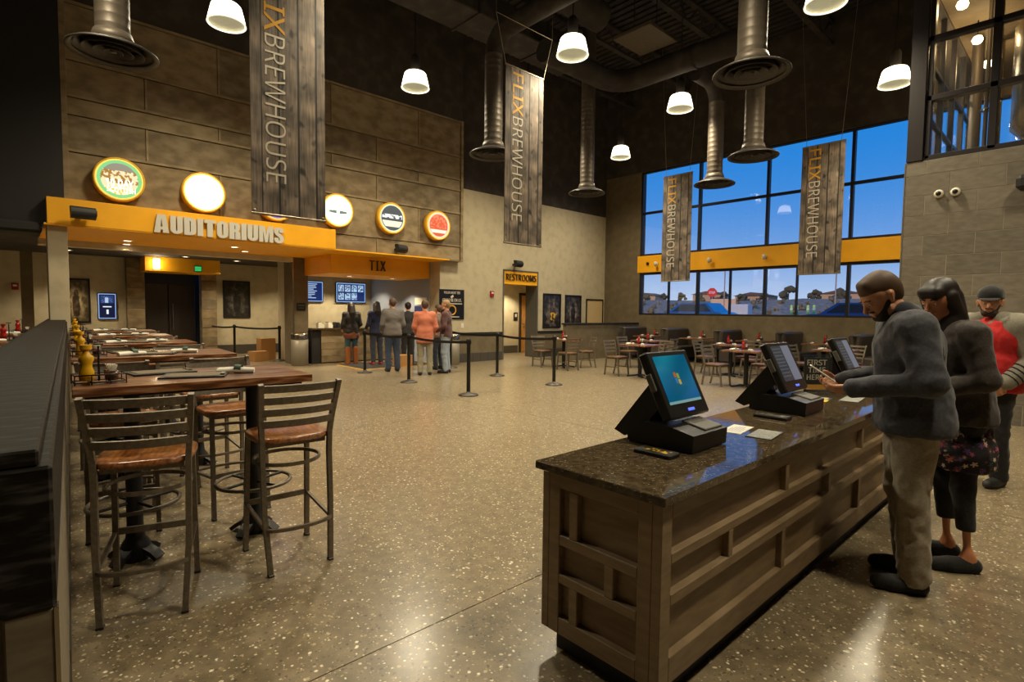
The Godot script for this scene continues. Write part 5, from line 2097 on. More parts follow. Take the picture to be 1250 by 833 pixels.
# ---------------------------------------------------------------- signs, posters
func disc_image(kind: int) -> Image:
	var n := 96
	var im := Image.create(n, n, false, Image.FORMAT_RGB8)
	var ns := noise_of(300 + kind, 0.07, 3)
	for y in n:
		for x in n:
			var u := (x + 0.5) / n * 2 - 1
			var v := (y + 0.5) / n * 2 - 1
			var d := sqrt(u * u + v * v)
			var k := ns.get_noise_2d(x, y)
			var c := Color.WHITE
			match kind:
				0:
					c = Color(0.5, 0.78, 0.5) if d > 0.78 else Color(0.9, 0.84, 0.66)
					if d <= 0.78 and k > 0.05 and v < 0.2:
						c = Color(0.62, 0.44, 0.2)
					if d <= 0.78 and v < -0.42:
						c = Color(0.55, 0.52, 0.46)
					if d <= 0.78 and v > 0.42:
						c = Color(0.95, 0.75, 0.3) if k > 0.1 else Color(0.95, 0.9, 0.75)
				1:
					c = Color(1, 0.98, 0.88)
				2:
					c = Color(0.55, 0.4, 0.75) if d > 0.7 else Color(0.95, 0.9, 1)
				3:
					c = Color(1, 0.98, 0.9)
					if absf(v - 0.1) < 0.12 - 0.1 * absf(u) and absf(u) < 0.6 and absf(u) > 0.1:
						c = Color(0.35, 0.4, 0.35)
					if d > 0.6 and d < 0.72 and k > 0:
						c = Color(0.8, 0.82, 0.7)
				4:
					c = Color(0.9, 0.92, 0.85) if d > 0.86 else Color(0.3, 0.32, 0.32)
					if d < 0.8 and v > -0.25 and v < 0.02 and k > -0.15:
						c = Color(1, 1, 0.96)
					if d < 0.8 and v > 0.18 and v < 0.6:
						c = Color(0.95, 0.95, 0.8)
				5:
					c = Color(0.98, 0.82, 0.74) if d > 0.82 else Color(0.85, 0.35, 0.2)
					if d < 0.8 and k > 0.1 and v < 0.2:
						c = Color(0.9, 0.5, 0.35)
					if d < 0.8 and v > 0.32 and v < 0.56:
						c = Color(1, 0.9, 0.8)
			if d > 0.93:
				c = Color(1.0, 0.85, 0.35)
			im.set_pixel(x, y, c)
	return im

func disc_sign(at: Vector3, r: float, label: String, kind: int) -> void:
	var d := thing("round_sign", label, "sign", at, 0.0, "round lit signs on the board panels")
	var t := Transform3D(Basis(Vector3(1, 0, 0), PI / 2), Vector3.ZERO)
	var st := S()
	lathe(st, [Vector2(0, 0), Vector2(r, 0), Vector2(r, 0.16), Vector2(r - 0.03, 0.17), Vector2(r - 0.03, 0.165)], 40, t)
	put("yellow_can", st, mat("can_yellow", rgb(230, 172, 40), 0.5), d)
	st = S()
	st.set_smooth_group(-1)
	for j in 40:
		var p := []
		for q in [Vector2.ZERO, Vector2(cos(TAU * j / 40), sin(TAU * j / 40)), Vector2(cos(TAU * (j + 1) / 40), sin(TAU * (j + 1) / 40))]:
			p.append(q)
		for q in [p[0], p[2], p[1]]:
			st.set_uv(Vector2(0.5 + q.x * 0.5, 0.5 - q.y * 0.5))
			st.add_vertex(Vector3(q.x * (r - 0.03), q.y * (r - 0.03), 0.166))
	put("lit_face", st, picture("disc_%d" % kind, disc_image(kind), 0.4, [1.3, 2.6, 1.3, 2.0, 1.25, 1.3][kind]), d, "glowing printed face")
	st = S()
	tube(st, [Vector3(0, 0, 0.002), Vector3(0, 0, -0.05)], 0.06, 10)
	put("mount", st, M.iron, d)
	if kind == 0:
		word("lettering", "10 DAY", 0.4, Vector2(0.4, 0.13), 0.004, emit("sign_letter_glow", Color(1, 1, 0.95), 1.6), d, Transform3D(Basis.IDENTITY, Vector3(0.0, -0.07, 0.17)))
		word("lettering", "SCOTTISH", 0.4, Vector2(0.42, 0.08), 0.004, M.sign_letter_glow, d, Transform3D(Basis.IDENTITY, Vector3(0.02, -0.19, 0.17)))

func poster(at: Vector3, size: Vector2, label: String, sd: int, tone: Array, turn := 0.0) -> void:
	var p := thing("framed_poster", label, "poster", at, turn)
	var st := S()
	var f := 0.045
	for s in [-1, 1]:
		box(st, Vector3(s * (size.x / 2 - f / 2), 0, 0.02), Vector3(f, size.y, 0.04), 0.005)
		box(st, Vector3(0, s * (size.y / 2 - f / 2), 0.02), Vector3(size.x - 2 * f, f, 0.04), 0.005)
	put("frame", st, M.frame_black, p)
	var im := Image.create(64, 88, false, Image.FORMAT_RGB8)
	var n := noise_of(sd, 0.06, 3)
	for y in 88:
		for x in 64:
			var u := x / 32.0 - 1
			var v := y / 44.0 - 1
			var k := n.get_noise_2d(x, y)
			var d := sqrt(u * u * 1.2 + (v - 0.1) * (v - 0.1))
			var c: Color = tone[0]
			c = (tone[0] as Color).lerp(tone[1], clampf(1.25 - d * 1.3 + k * 0.3, 0.0, 1.0))
			if absf(u + 0.08 * k) < 0.3 - 0.12 * absf(v - 0.1) and v > -0.25 and v < 0.75 or u * u + (v + 0.35) * (v + 0.35) < 0.04:
				c = tone[2]
			if tone.size() > 3 and absf(u - 0.1 - k * 0.4) < 0.3 and v > 0.1 and v < 0.6 and k > -0.1:
				c = tone[3]
			im.set_pixel(x, y, c.lightened(maxf(k, 0) * 0.25).darkened(maxf(-k, 0) * 0.5))
	st = S()
	var h := size / 2 - Vector2(f, f) * 0.9
	quad_uv(st, Vector3(-h.x, -h.y, 0.012), Vector3(h.x, -h.y, 0.012), Vector3(h.x, h.y, 0.012), Vector3(-h.x, h.y, 0.012))
	put("print", st, picture("poster_%d" % sd, im, 0.3), p)

func build_signs_and_posters() -> void:
	var z := -12.1
	disc_sign(Vector3(1.43, 3.76, z), 0.385, "round green-rimmed lit sign reading 10 day above the fascia speaker", 0)
	disc_sign(Vector3(2.78, 3.74, z), 0.385, "round plain white lit sign above the first auditoriums letters", 1)
	disc_sign(Vector3(4.15, 3.74, z), 0.385, "round purple-rimmed lit sign mostly hidden by the plank banner", 2)
	disc_sign(Vector3(5.52, 3.76, z), 0.385, "round white lit sign with a leaf mark beside the banner edge", 3)
	disc_sign(Vector3(6.93, 3.76, z), 0.385, "round grey lit sign with white script", 4)
	disc_sign(Vector3(8.32, 3.74, z), 0.385, "round red lit sign, last of the row on the panels", 5)
	poster(Vector3(13.13, 1.52, -12.3), Vector2(0.86, 1.14), "framed dark film poster with yellow figure beside the restrooms opening", 401, [rgb(40, 34, 30), rgb(150, 132, 108), rgb(60, 50, 44), rgb(206, 160, 40)])
	poster(Vector3(14.2, 1.5, -12.3), Vector2(0.84, 1.14), "framed dark film poster with shadowy figure, second from the restrooms", 402, [rgb(44, 38, 36), rgb(156, 140, 128), rgb(34, 28, 26)])
	var nb := thing("notice_board", "empty tan notice board in black frame on beige wall", "board", Vector3(15.38, 1.5, -12.3))
	var st := S()
	for s in [-1, 1]:
		box(st, Vector3(s * 0.46, 0, 0.02), Vector3(0.04, 0.92, 0.04), 0.005)
		box(st, Vector3(0, s * 0.44, 0.02), Vector3(0.88, 0.04, 0.04), 0.005)
	put("frame", st, M.frame_black, nb)
	st = S()
	box(st, Vector3(0, 0, 0.008), Vector3(0.9, 0.86, 0.012))
	put("cork", st, grained("cork", rgb(206, 176, 124), 0.08, 0.9, 77, Vector3(3, 3, 3), 0.03), nb)
	poster(Vector3(5.3, 1.77, -19.0), Vector2(0.82, 1.2), "framed dark film poster with armoured figure on the corridor wall", 403, [rgb(34, 30, 28), rgb(104, 96, 86), rgb(26, 24, 24)])
	poster(Vector3(1.22, 1.64, -19.0), Vector2(0.62, 1.22), "tall framed sepia poster on the far wall behind the column", 404, [rgb(90, 76, 54), rgb(196, 172, 128), rgb(70, 56, 40)])
	# digital poster
	var d := thing("digital_poster", "glowing blue digital poster on the corridor wall", "screen", Vector3(1.9, 1.5, -19.0))
	st = S()
	box(st, Vector3(0, 0, 0.03), Vector3(0.44, 0.74, 0.06), 0.006)
	put("bezel", st, M.plastic_black, d)
	var im := Image.create(40, 66, false, Image.FORMAT_RGB8)
	im.fill(rgb(150, 180, 230))
	im.fill_rect(Rect2i(2, 2, 36, 62), rgb(12, 22, 52))
	im.fill_rect(Rect2i(5, 5, 30, 20), rgb(40, 60, 110))
	for i in 40:
		im.set_pixel(8 + (i * 7) % 24, 6 + (i * 5) % 18, rgb(150, 180, 220))
	im.fill_rect(Rect2i(15, 10, 8, 14), rgb(170, 190, 220))
	im.fill_rect(Rect2i(10, 33, 20, 3), rgb(230, 235, 245))
	im.fill_rect(Rect2i(18, 42, 5, 12), rgb(240, 244, 250))
	st = S()
	quad_uv(st, Vector3(-0.2, -0.35, 0.062), Vector3(0.2, -0.35, 0.062), Vector3(0.2, 0.35, 0.062), Vector3(-0.2, 0.35, 0.062))
	put("display", st, picture("digital_poster", im, 0.3, 1.1), d)
	# black notice beside the ticket desk
	var n := thing("black_notice", "black notice with white lettering and yellow ring on beige wall", "notice", Vector3(9.02, 1.66, -12.3))
	st = S()
	box(st, Vector3(0, 0, 0.012), Vector3(0.86, 0.84, 0.024), 0.004)
	put("board", st, M.plastic_black, n)
	word("lettering", "YOUR NEXT TIX", 0.3, Vector2(0.56, 0.07), 0.004, M.print_white, n, Transform3D(Basis.IDENTITY, Vector3(0, 0.33, 0.026)))
	word("lettering", "COULD BE ON US.", 0.4, Vector2(0.66, 0.09), 0.004, M.print_white, n, Transform3D(Basis.IDENTITY, Vector3(0, 0.12, 0.026)))
	st = S()
	lathe(st, [Vector2(0.11, 0.024), Vector2(0.11, 0.03), Vector2(0.145, 0.03), Vector2(0.145, 0.024)], 28, Transform3D(Basis(Vector3(1, 0, 0), PI / 2), Vector3(0, -0.16, 0)))
	put("yellow_ring", st, M.print_yellow, n)
	for k in 2:
		st = S()
		box(st, Vector3(0, [0.02, -0.35][k], 0.026), Vector3([0.7, 0.5][k], 0.025, 0.004))
		put("small_line", st, M.print_white, n)
	st = S()
	box(st, Vector3(0, 0.22, 0.026), Vector3(0.1, 0.06, 0.004), 0.0, Basis(Vector3(0, 0, 1), 0.6))
	put("mark", st, M.print_white, n)
	# fire alarms, switch plate, column sign
	for a in [[Vector3(10.49, 2.0, -12.3), "red and white fire alarm beside the restrooms opening"], [Vector3(0.0, 1.98, -19.0), "red fire alarm on the far wall of the side dining area"]]:
		var f := thing("fire_alarm", a[1], "alarm", a[0])
		st = S()
		box(st, Vector3(0, 0, 0.025), Vector3(0.14, 0.17, 0.05), 0.008)
		put("case", st, mat("alarm_red", rgb(150, 24, 20), 0.4), f)
		st = S()
		box(st, Vector3(0, 0.03, 0.052), Vector3(0.08, 0.05, 0.01), 0.002)
		put("strobe", st, M.white_plastic, f)
	var sw := thing("switch_plate", "small white switch plate below the black notice", "switch", Vector3(9.4, 1.06, -12.3))
	st = S()
	box(st, Vector3(0, 0, 0.006), Vector3(0.09, 0.14, 0.012), 0.003)
	put("plate", st, M.white_plastic, sw)
	st = S()
	box(st, Vector3(0, 0, 0.015), Vector3(0.03, 0.06, 0.008), 0.002)
	put("rocker", st, M.white_plastic, sw)
	var cs := thing("column_sign", "small black sign on the taupe column", "sign", Vector3(5.62, 1.54, -14.45))
	st = S()
	box(st, Vector3(0, 0, 0.008), Vector3(0.24, 0.2, 0.016), 0.003)
	put("plate", st, M.plastic_black, cs)
	st = S()
	box(st, Vector3(0, 0.04, 0.017), Vector3(0.18, 0.03, 0.004))
	box(st, Vector3(0, -0.03, 0.017), Vector3(0.14, 0.02, 0.004))
	put("text_line", st, M.plastic_grey, cs)

# ---------------------------------------------------------------- queue posts, bins, boxes
func stanchion(at: Vector3, to: Variant, label: String) -> void:
	var s := thing("belt_post", label, "belt post", at, 0.0, "black belt posts")
	var st := S()
	lathe(st, [Vector2(0, 0), Vector2(0.175, 0), Vector2(0.178, 0.012), Vector2(0.12, 0.035), Vector2(0.045, 0.05), Vector2(0.035, 0.07)], 28)
	put("base", st, mat("post_base", rgb(70, 64, 58), 0.4, 0.3), s)
	st = S()
	lathe(st, [Vector2(0.034, 0.05), Vector2(0.034, 0.9), Vector2(0.04, 0.9), Vector2(0.042, 0.98), Vector2(0.03, 1.0), Vector2(0, 1.0)], 18)
	put("post", st, M.iron, s)
	st = S()
	for k in 4:
		box(st, Basis(Vector3.UP, k * PI / 2) * Vector3(0.042, 0.935, 0), Vector3(0.016, 0.06, 0.03), 0.003, Basis(Vector3.UP, k * PI / 2))
	put("cassette", st, M.plastic_black, s)
	if to != null:
		var dv: Vector3 = (to - at) - (to - at).normalized() * 0.05
		var pts := []
		for k in 9:
			var u := k / 8.0
			pts.append(Vector3(0, 0.935 - 0.035 * 4 * u * (1 - u), 0) + dv * u)
		st = S()
		sweep(st, pts, rect_prof(0.004, 0.05), Vector3.UP)
		put("belt", st, M.plastic_black, s)

func build_queue() -> void:
	var a := [Vector3(6.0, 0, -11.6), Vector3(5.9, 0, -9.51), Vector3(5.8, 0, -7.4)]
	var b := [Vector3(8.3, 0, -11.35), Vector3(8.1, 0, -9.27), Vector3(8.0, 0, -7.4)]
	stanchion(a[0], a[1], "black belt post among the people at the ticket desk")
	stanchion(a[1], a[2], "black belt post in the middle of the belt line beside the queue")
	stanchion(a[2], null, "black belt post ending the belt line on the open floor")
	stanchion(b[0], b[1], "black belt post standing by the beige wall and round bin")
	stanchion(b[1], b[2], "black belt post in the middle of the belt line before the restrooms")
	stanchion(b[2], null, "black belt post ending the belt line towards the dining tables")
	stanchion(Vector3(4.75, 0, -17.3), Vector3(4.45, 0, -18.9), "black belt post in the auditorium corridor")
	stanchion(Vector3(5.47, 0, -15.65), Vector3(4.75, 0, -17.3), "black belt post beside the cardboard boxes")
	for i in 2:
		var bin := thing("round_bin", ["round metal waste bin with steel rim before the taupe column", "pale round waste bin against the beige wall"][i], "bin", [Vector3(5.46, 0, -14.15), Vector3(8.78, 0, -11.95)][i])
		var st := S()
		lathe(st, [Vector2(0, 0), Vector2(0.21, 0), Vector2(0.215, 0.7), Vector2(0, 0.7)], 28)
		put("body", st, mat("bin_grey", rgb(146, 138, 122), 0.45, 0.3), bin)
		st = S()
		lathe(st, [Vector2(0.222, 0.69), Vector2(0.222, 0.8), Vector2(0.2, 0.86), Vector2(0.13, 0.86), Vector2(0.12, 0.78), Vector2(0, 0.78)], 28)
		put("lid", st, M.steel, bin)
	for i in 3:
		var c := thing("cardboard_box", ["cardboard box on the floor by the belt post", "tall cardboard box standing behind the smaller box", "cardboard box on the floor under the queue at the desk"][i], "box", [Vector3(5.0, 0, -16.0), Vector3(5.35, 0, -16.4), Vector3(7.5, 0, -12.4)][i], [0.3, 0.1, 0.2][i])
		var h: float = [0.28, 0.62, 0.3][i]
		var st := S()
		box(st, Vector3(0, h / 2, 0), Vector3(0.42, h, 0.32), 0.004)
		put("carton", st, M.cardboard, c)
		st = S()
		box(st, Vector3(0, h + 0.001, 0), Vector3(0.42, 0.003, 0.05))
		put("tape", st, mat("tape", rgb(190, 150, 96), 0.4), c)

# ---------------------------------------------------------------- people
# A field is a grid of distances; bones are tapered capsules joined with a smooth minimum; meshed as surface nets.
func field(bones: Array, h: float, k: float, cut := -9.0) -> Array:
	# bones: [a, b, ra, rb, optional flatten axis Vector3, optional factor]; returns [vertices, indices]
	var lo := Vector3(1e9, 1e9, 1e9)
	var hi := -lo
	for b in bones:
		var r: float = maxf(b[2], b[3]) + 3.0 * h
		lo = lo.min(b[0] - Vector3(r, r, r)).min(b[1] - Vector3(r, r, r))
		hi = hi.max(b[0] + Vector3(r, r, r)).max(b[1] + Vector3(r, r, r))
	var nx := int((hi.x - lo.x) / h) + 2
	var ny := int((hi.y - lo.y) / h) + 2
	var nz := int((hi.z - lo.z) / h) + 2
	var g := PackedFloat32Array()
	g.resize(nx * ny * nz)
	g.fill(1.0)
	var sx := 1
	var sy := nx
	var sz := nx * ny
	for b in bones:
		var a: Vector3 = b[0]
		var ab: Vector3 = b[1] - a
		var ra: float = b[2]
		var rb: float = b[3]
		var m := maxf(ra, rb) + k + 2.0 * h
		var p0 := ((a.min(b[1]) - Vector3(m, m, m) - lo) / h).floor().max(Vector3.ZERO)
		var p1 := ((a.max(b[1]) + Vector3(m, m, m) - lo) / h).ceil().min(Vector3(nx - 1, ny - 1, nz - 1))
		var ax := Vector3.ZERO
		var fac := 0.0
		if b.size() > 4:
			ax = b[4]
			fac = b[5] - 1.0
		var l2 := maxf(ab.length_squared(), 1e-9)
		for z in range(int(p0.z), int(p1.z) + 1):
			for y in range(int(p0.y), int(p1.y) + 1):
				var i := z * sz + y * sy + int(p0.x)
				var p := lo + Vector3(p0.x, y, z) * h - a
				for x in range(int(p0.x), int(p1.x) + 1):
					var t := clampf(p.dot(ab) / l2, 0.0, 1.0)
					var q := p - ab * t
					if fac != 0.0:
						q += ax * (q.dot(ax) * fac)
					var d := q.length() - ra - (rb - ra) * t
					var c := g[i]
					var w := k - absf(c - d)
					if w > 0.0:
						g[i] = minf(c, d) - w * w / (4.0 * k)
					elif d < c:
						g[i] = d
					i += 1
					p.x += h
	if cut > -5.0:
		for y in ny:
			var d := cut - (lo.y + y * h)
			if d < -3.0 * h:
				break
			for z in nz:
				var i := z * sz + y * sy
				for x in nx:
					if g[i] < d:
						g[i] = d
					i += 1
	var verts := PackedVector3Array()
	var idx := PackedInt32Array()
	var cell := {}
	var lim := 2.2 * h
	var offs := [0, sx, sy, sx + sy, sz, sx + sz, sy + sz, sx + sy + sz]
	var corner := [Vector3(0, 0, 0), Vector3(1, 0, 0), Vector3(0, 1, 0), Vector3(1, 1, 0), Vector3(0, 0, 1), Vector3(1, 0, 1), Vector3(0, 1, 1), Vector3(1, 1, 1)]
	var edges := [[0, 1], [2, 3], [4, 5], [6, 7], [0, 2], [1, 3], [4, 6], [5, 7], [0, 4], [1, 5], [2, 6], [3, 7]]
	for z in nz - 1:
		for y in ny - 1:
			var i := z * sz + y * sy - 1
			for x in nx - 1:
				i += 1
				if absf(g[i]) > lim:
					continue
				var mask := 0
				for c in 8:
					if g[i + offs[c]] < 0.0:
						mask |= 1 << c
				if mask == 0 or mask == 255:
					continue
				var sum := Vector3.ZERO
				var n := 0
				for e in edges:
					var e0: int = e[0]
					var e1: int = e[1]
					if ((mask >> e0) & 1) != ((mask >> e1) & 1):
						var v0 := g[i + offs[e0]]
						var v1 := g[i + offs[e1]]
						sum += (corner[e0] as Vector3).lerp(corner[e1], v0 / (v0 - v1))
						n += 1
				cell[i] = verts.size()
				verts.append(lo + (Vector3(x, y, z) + sum / n) * h)
	for i in cell:
		var s0 := g[i] < 0.0
		for axis in 3:
			var da: int = [sx, sy, sz][axis]
			if (g[i + da] < 0.0) == s0:
				continue
			var db: int = [sy, sz, sx][axis]
			var dc: int = [sz, sx, sy][axis]
			if not (cell.has(i - db) and cell.has(i - dc) and cell.has(i - db - dc)):
				continue
			var q := [cell[i], cell[i - db], cell[i - db - dc], cell[i - dc]]
			if s0:
				for j in [0, 2, 1, 0, 3, 2]:
					idx.append(q[j])
			else:
				for j in [0, 1, 2, 0, 2, 3]:
					idx.append(q[j])
	return [verts, idx]

func skin(fields: Array, fold := 0.0) -> ArrayMesh:
	var v := PackedVector3Array()
	var ix := PackedInt32Array()
	for f in fields:
		var off := v.size()
		v.append_array(f[0])
		for i in f[1]:
			ix.append(i + off)
	var n := PackedVector3Array()
	n.resize(v.size())
	for i in range(0, ix.size(), 3):
		var a := v[ix[i]]
		var nn := (v[ix[i + 2]] - a).cross(v[ix[i + 1]] - a)
		for j in 3:
			n[ix[i + j]] += nn
	for i in n.size():
		n[i] = n[i].normalized()
	if fold > 0.0:
		var ns := noise_of(v.size() % 97, 5.0, 2)
		for i in n.size():
			var q := v[i]
			var crease := ns.get_noise_3d(q.x * 1.3 + q.y * 0.5, q.y * 1.1 - q.x * 0.4, q.z * 1.3)
			v[i] += n[i] * fold * (0.5 - absf(crease) * 2.2)
		n.fill(Vector3.ZERO)
		for i in range(0, ix.size(), 3):
			var a := v[ix[i]]
			var nn := (v[ix[i + 2]] - a).cross(v[ix[i + 1]] - a)
			for j in 3:
				n[ix[i + j]] += nn
		for i in n.size():
			n[i] = n[i].normalized()
	var arr := []
	arr.resize(Mesh.ARRAY_MAX)
	arr[Mesh.ARRAY_VERTEX] = v
	arr[Mesh.ARRAY_NORMAL] = n
	arr[Mesh.ARRAY_INDEX] = ix
	var m := ArrayMesh.new()
	m.add_surface_from_arrays(Mesh.PRIMITIVE_TRIANGLES, arr)
	return m

func hand_bones(wrist: Vector3, dirn: Vector3, palm_n: Vector3, thumb_side: float, curl: float) -> Array:
	var d := dirn.normalized()
	var nrm := (palm_n - d * palm_n.dot(d)).normalized()
	var side := d.cross(nrm).normalized() * thumb_side
	var out := []
	var kn := []
	for i in 4:
		var u := (i - 1.5) * 0.0195
		var root := wrist + d * ([0.084, 0.09, 0.086, 0.076][i] as float) - side * u
		kn.append(root)
		out.append([wrist + d * 0.012 - side * u * 0.6, root, 0.0155, 0.0125])
		var fd := d
		var p := root
		for sgm in 3:
			var ang: float = curl * [0.5, 0.9, 0.7][sgm]
			fd = (fd * cos(ang) + nrm * sin(ang)).normalized()
			# keep the bend in the palm plane
			var ln: float = [0.040, 0.026, 0.021][sgm] * [0.95, 1.05, 1.0, 0.8][i]
			var e := p + fd * ln
			out.append([p, e, 0.0098 - 0.0011 * sgm, 0.0089 - 0.0011 * sgm])
			p = e
			nrm = nrm if sgm < 2 else nrm
	var t0 := wrist + d * 0.025 + side * 0.022
	var t1 := t0 + (d * 0.6 + side * 0.75 + nrm * 0.25).normalized() * 0.045
	var t2 := t1 + (d * 0.85 + side * 0.2 + nrm * (0.3 + 0.4 * curl)).normalized() * 0.032
	var t3 := t2 + (d * 0.85 + nrm * (0.3 + 0.5 * curl)).normalized() * 0.024
	out.append([t0, t1, 0.0145, 0.0115])
	out.append([t1, t2, 0.0112, 0.010])
	out.append([t2, t3, 0.010, 0.0085])
	return out

func person(label: String, at: Vector3, turn: float, s: Dictionary) -> Node3D:
	# local: facing -z, +x is the figure's own right-hand side; heights for 1.75 m, scaled by s.scale
	var p := thing("person", label, "person", at, turn)
	var cell: float = s.get("cell", 0.014)
	var k: float = s.get("scale", 1.0)
	var bulk: float = s.get("bulk", 1.0)
	var lean: Vector3 = s.get("lean", Vector3.ZERO)
	var J := {
		"pelvis": Vector3(0, 0.95, 0.0), "waist": Vector3(0, 1.08, 0.0) + lean * 0.2, "chest": Vector3(0, 1.29, 0.01) + lean * 0.6,
		"neck": Vector3(0, 1.47, 0.02) + lean, "head": Vector3(0, 1.615, -0.01) + lean * 1.1 + s.get("head_off", Vector3.ZERO),
		"shl": Vector3(-0.185, 1.41, 0.02) + lean, "shr": Vector3(0.185, 1.41, 0.02) + lean,
		"ell": Vector3(-0.25, 1.13, 0.03) + lean * 0.7, "elr": Vector3(0.25, 1.13, 0.03) + lean * 0.7,
		"wrl": Vector3(-0.22, 1.0, -0.2), "wrr": Vector3(0.22, 1.0, -0.2),
		"hpl": Vector3(-0.09, 0.91, 0.0), "hpr": Vector3(0.09, 0.91, 0.0), "knl": Vector3(-0.105, 0.50, -0.015), "knr": Vector3(0.105, 0.50, -0.015),
		"anl": Vector3(-0.11, 0.09, 0.03), "anr": Vector3(0.11, 0.09, 0.03)}
	for key in s.get("joints", {}):
		J[key] = s.joints[key]
	for key in J:
		J[key] = J[key] * k
	var fz := Vector3(0, 0, 1)
	var torso := func(inf: float, low: float) -> Array:
		var up: Vector3 = J.chest
		return [
			[J.shl, J.shr, (0.062 + inf) * bulk, (0.062 + inf) * bulk],
			[up + Vector3(-0.075, 0.02, 0), up + Vector3(0.075, 0.02, 0), (0.125 + inf) * bulk, (0.125 + inf) * bulk, fz, 1.18],
			[J.waist + Vector3(-0.055, 0, 0), J.waist + Vector3(0.055, 0, 0), (0.118 + inf) * bulk, (0.118 + inf) * bulk, fz, 1.12],
			[up, J.waist, (0.12 + inf) * bulk, (0.115 + inf) * bulk],
			[J.waist, Vector3(J.pelvis.x, low * k, J.pelvis.z), (0.115 + inf) * bulk, (0.125 + inf) * bulk],
			[Vector3(-0.06, low * k, 0.008) + J.pelvis * Vector3(1, 0, 1), Vector3(0.06, low * k, 0.008) + J.pelvis * Vector3(1, 0, 1), (0.115 + inf * 1.6) * bulk, (0.115 + inf * 1.6) * bulk],
			[J.waist.lerp(J.pelvis, 0.4) + Vector3(-0.05, 0, 0.01), J.waist.lerp(J.pelvis, 0.4) + Vector3(0.05, 0, 0.01), (0.115 + inf * 1.3) * bulk, (0.115 + inf * 1.3) * bulk],
			[J.pelvis + Vector3(-0.07, -0.02, 0.012), J.pelvis + Vector3(0.07, -0.02, 0.012), (0.105 + inf * 1.5) * bulk, (0.105 + inf * 1.5) * bulk]]
	var arms := func(inf: float, part: float) -> Array:
		var o := []
		for q in ["l", "r"]:
			o.append([J["sh" + q], J["el" + q], (0.055 + inf) * bulk, (0.043 + inf) * bulk])
			var e: Vector3 = J["el" + q]
			o.append([e, e.lerp(J["wr" + q], part), 0.043 + inf, 0.03 + inf])
		return o
	var slim: float = s.get("slim", 0.0)
	var legs := func(inf: float, loose: float) -> Array:
		inf -= slim
		var o := [[J.hpl, J.hpr, (0.10 + inf) * bulk, (0.10 + inf) * bulk], [J.pelvis + Vector3(-0.05, 0.0, 0.018), J.pelvis + Vector3(0.05, 0.0, 0.018), (0.108 + inf) * bulk, (0.108 + inf) * bulk]]
		for q in ["l", "r"]:
			o.append([J["hp" + q], J["kn" + q], (0.092 + inf) * bulk, (0.06 + inf + loose * 0.5)])
			o.append([J["kn" + q], J["an" + q], 0.06 + inf + loose * 0.5, 0.042 + inf + loose])
		return o
	# ---- body: one continuous skin
	var H: Vector3 = J.head
	var hb := Basis(Vector3.UP, s.get("head_turn", 0.0)) * Basis(Vector3(1, 0, 0), s.get("head_nod", 0.0))
	var hd := func(v: Vector3) -> Vector3: return H + hb * (v * k)
	var body: Array = torso.call(-0.022, 0.95) + arms.call(-0.008, 1.0) + legs.call(-0.014, 0.0)
	body.append([J.chest + Vector3(0, 0.08, 0), J.neck, 0.07, 0.054])
	body.append([J.neck, H + hb * Vector3(0, -0.04, 0.015), 0.055, 0.05])
	for q in ["l", "r"]:
		var a: Vector3 = J["an" + q]
		body.append([Vector3(a.x, 0.045, a.z + 0.01), Vector3(a.x * 1.12, 0.04, a.z - 0.15), 0.03, 0.026])
		body.append([a, Vector3(a.x, 0.04, a.z + 0.01), 0.034, 0.032])
	var head := [
		[hd.call(Vector3(0, 0.035, 0.018)), hd.call(Vector3(0, 0.035, -0.012)), 0.083 * k, 0.078 * k],
		[hd.call(Vector3(0, 0.0, -0.03)), hd.call(Vector3(0, -0.07, -0.05)), 0.066 * k, 0.04 * k],
		[hd.call(Vector3(-0.03, -0.06, -0.02)), hd.call(Vector3(0.03, -0.06, -0.02)), 0.036 * k, 0.036 * k],
		[hd.call(Vector3(0, 0.012, -0.092)), hd.call(Vector3(0, -0.025, -0.112)), 0.009 * k, 0.014 * k],
		[hd.call(Vector3(-0.02, -0.053, -0.089)), hd.call(Vector3(0.02, -0.053, -0.089)), 0.0085 * k, 0.0085 * k],
		[hd.call(Vector3(-0.03, 0.027, -0.078)), hd.call(Vector3(0.03, 0.027, -0.078)), 0.014 * k, 0.014 * k],
		[hd.call(Vector3(0, -0.09, -0.055)), hd.call(Vector3(0, -0.088, -0.06)), 0.02 * k, 0.02 * k],
		[hd.call(Vector3(0, -0.05, 0.02)), J.neck, 0.052 * k, 0.05 * k]]
	for q in [-1.0, 1.0]:
		head.append([hd.call(Vector3(q * 0.083, 0.018, 0.012)), hd.call(Vector3(q * 0.08, -0.022, 0.0)), 0.014 * k, 0.01 * k])
	var parts := [field(body, maxf(cell, 0.018), 0.035), field(head, minf(cell * 0.4, 0.006), 0.012)]
	for q in ["l", "r"]:
		var w: Vector3 = J["wr" + q]
		var dirn: Vector3 = (w - J["el" + q]).normalized()
		var sideways := 1.0 if q == "r" else -1.0
		var palm: Vector3 = s.get("palm_" + q, Vector3(-sideways, -0.3, 0))
		parts.append(field(hand_bones(w - dirn * 0.012, s.get("hand_" + q, dirn), palm, s.get("thumb_" + q, 1.0), s.get("curl", 0.6)), 0.0045 if cell < 0.016 else 0.006, 0.007))
	var sk: Color = s.get("skin", rgb(196, 142, 110))
	var bm := mat("skin_" + sk.to_html(), sk, 0.5)
	put_mesh("body", skin(parts), bm, p)
	# ---- clothes
	var low: float = s.get("hem", 0.92)
	var top_bones: Array = torso.call(0.012 + s.get("puff", 0.0), low - 0.02) + arms.call(0.012 + s.get("puff", 0.0), s.get("sleeve", 0.95))
	top_bones.append([J.chest + Vector3(0, 0.1, 0.01), J.neck + Vector3(0, -0.005, 0.008), 0.085 * bulk, 0.066])
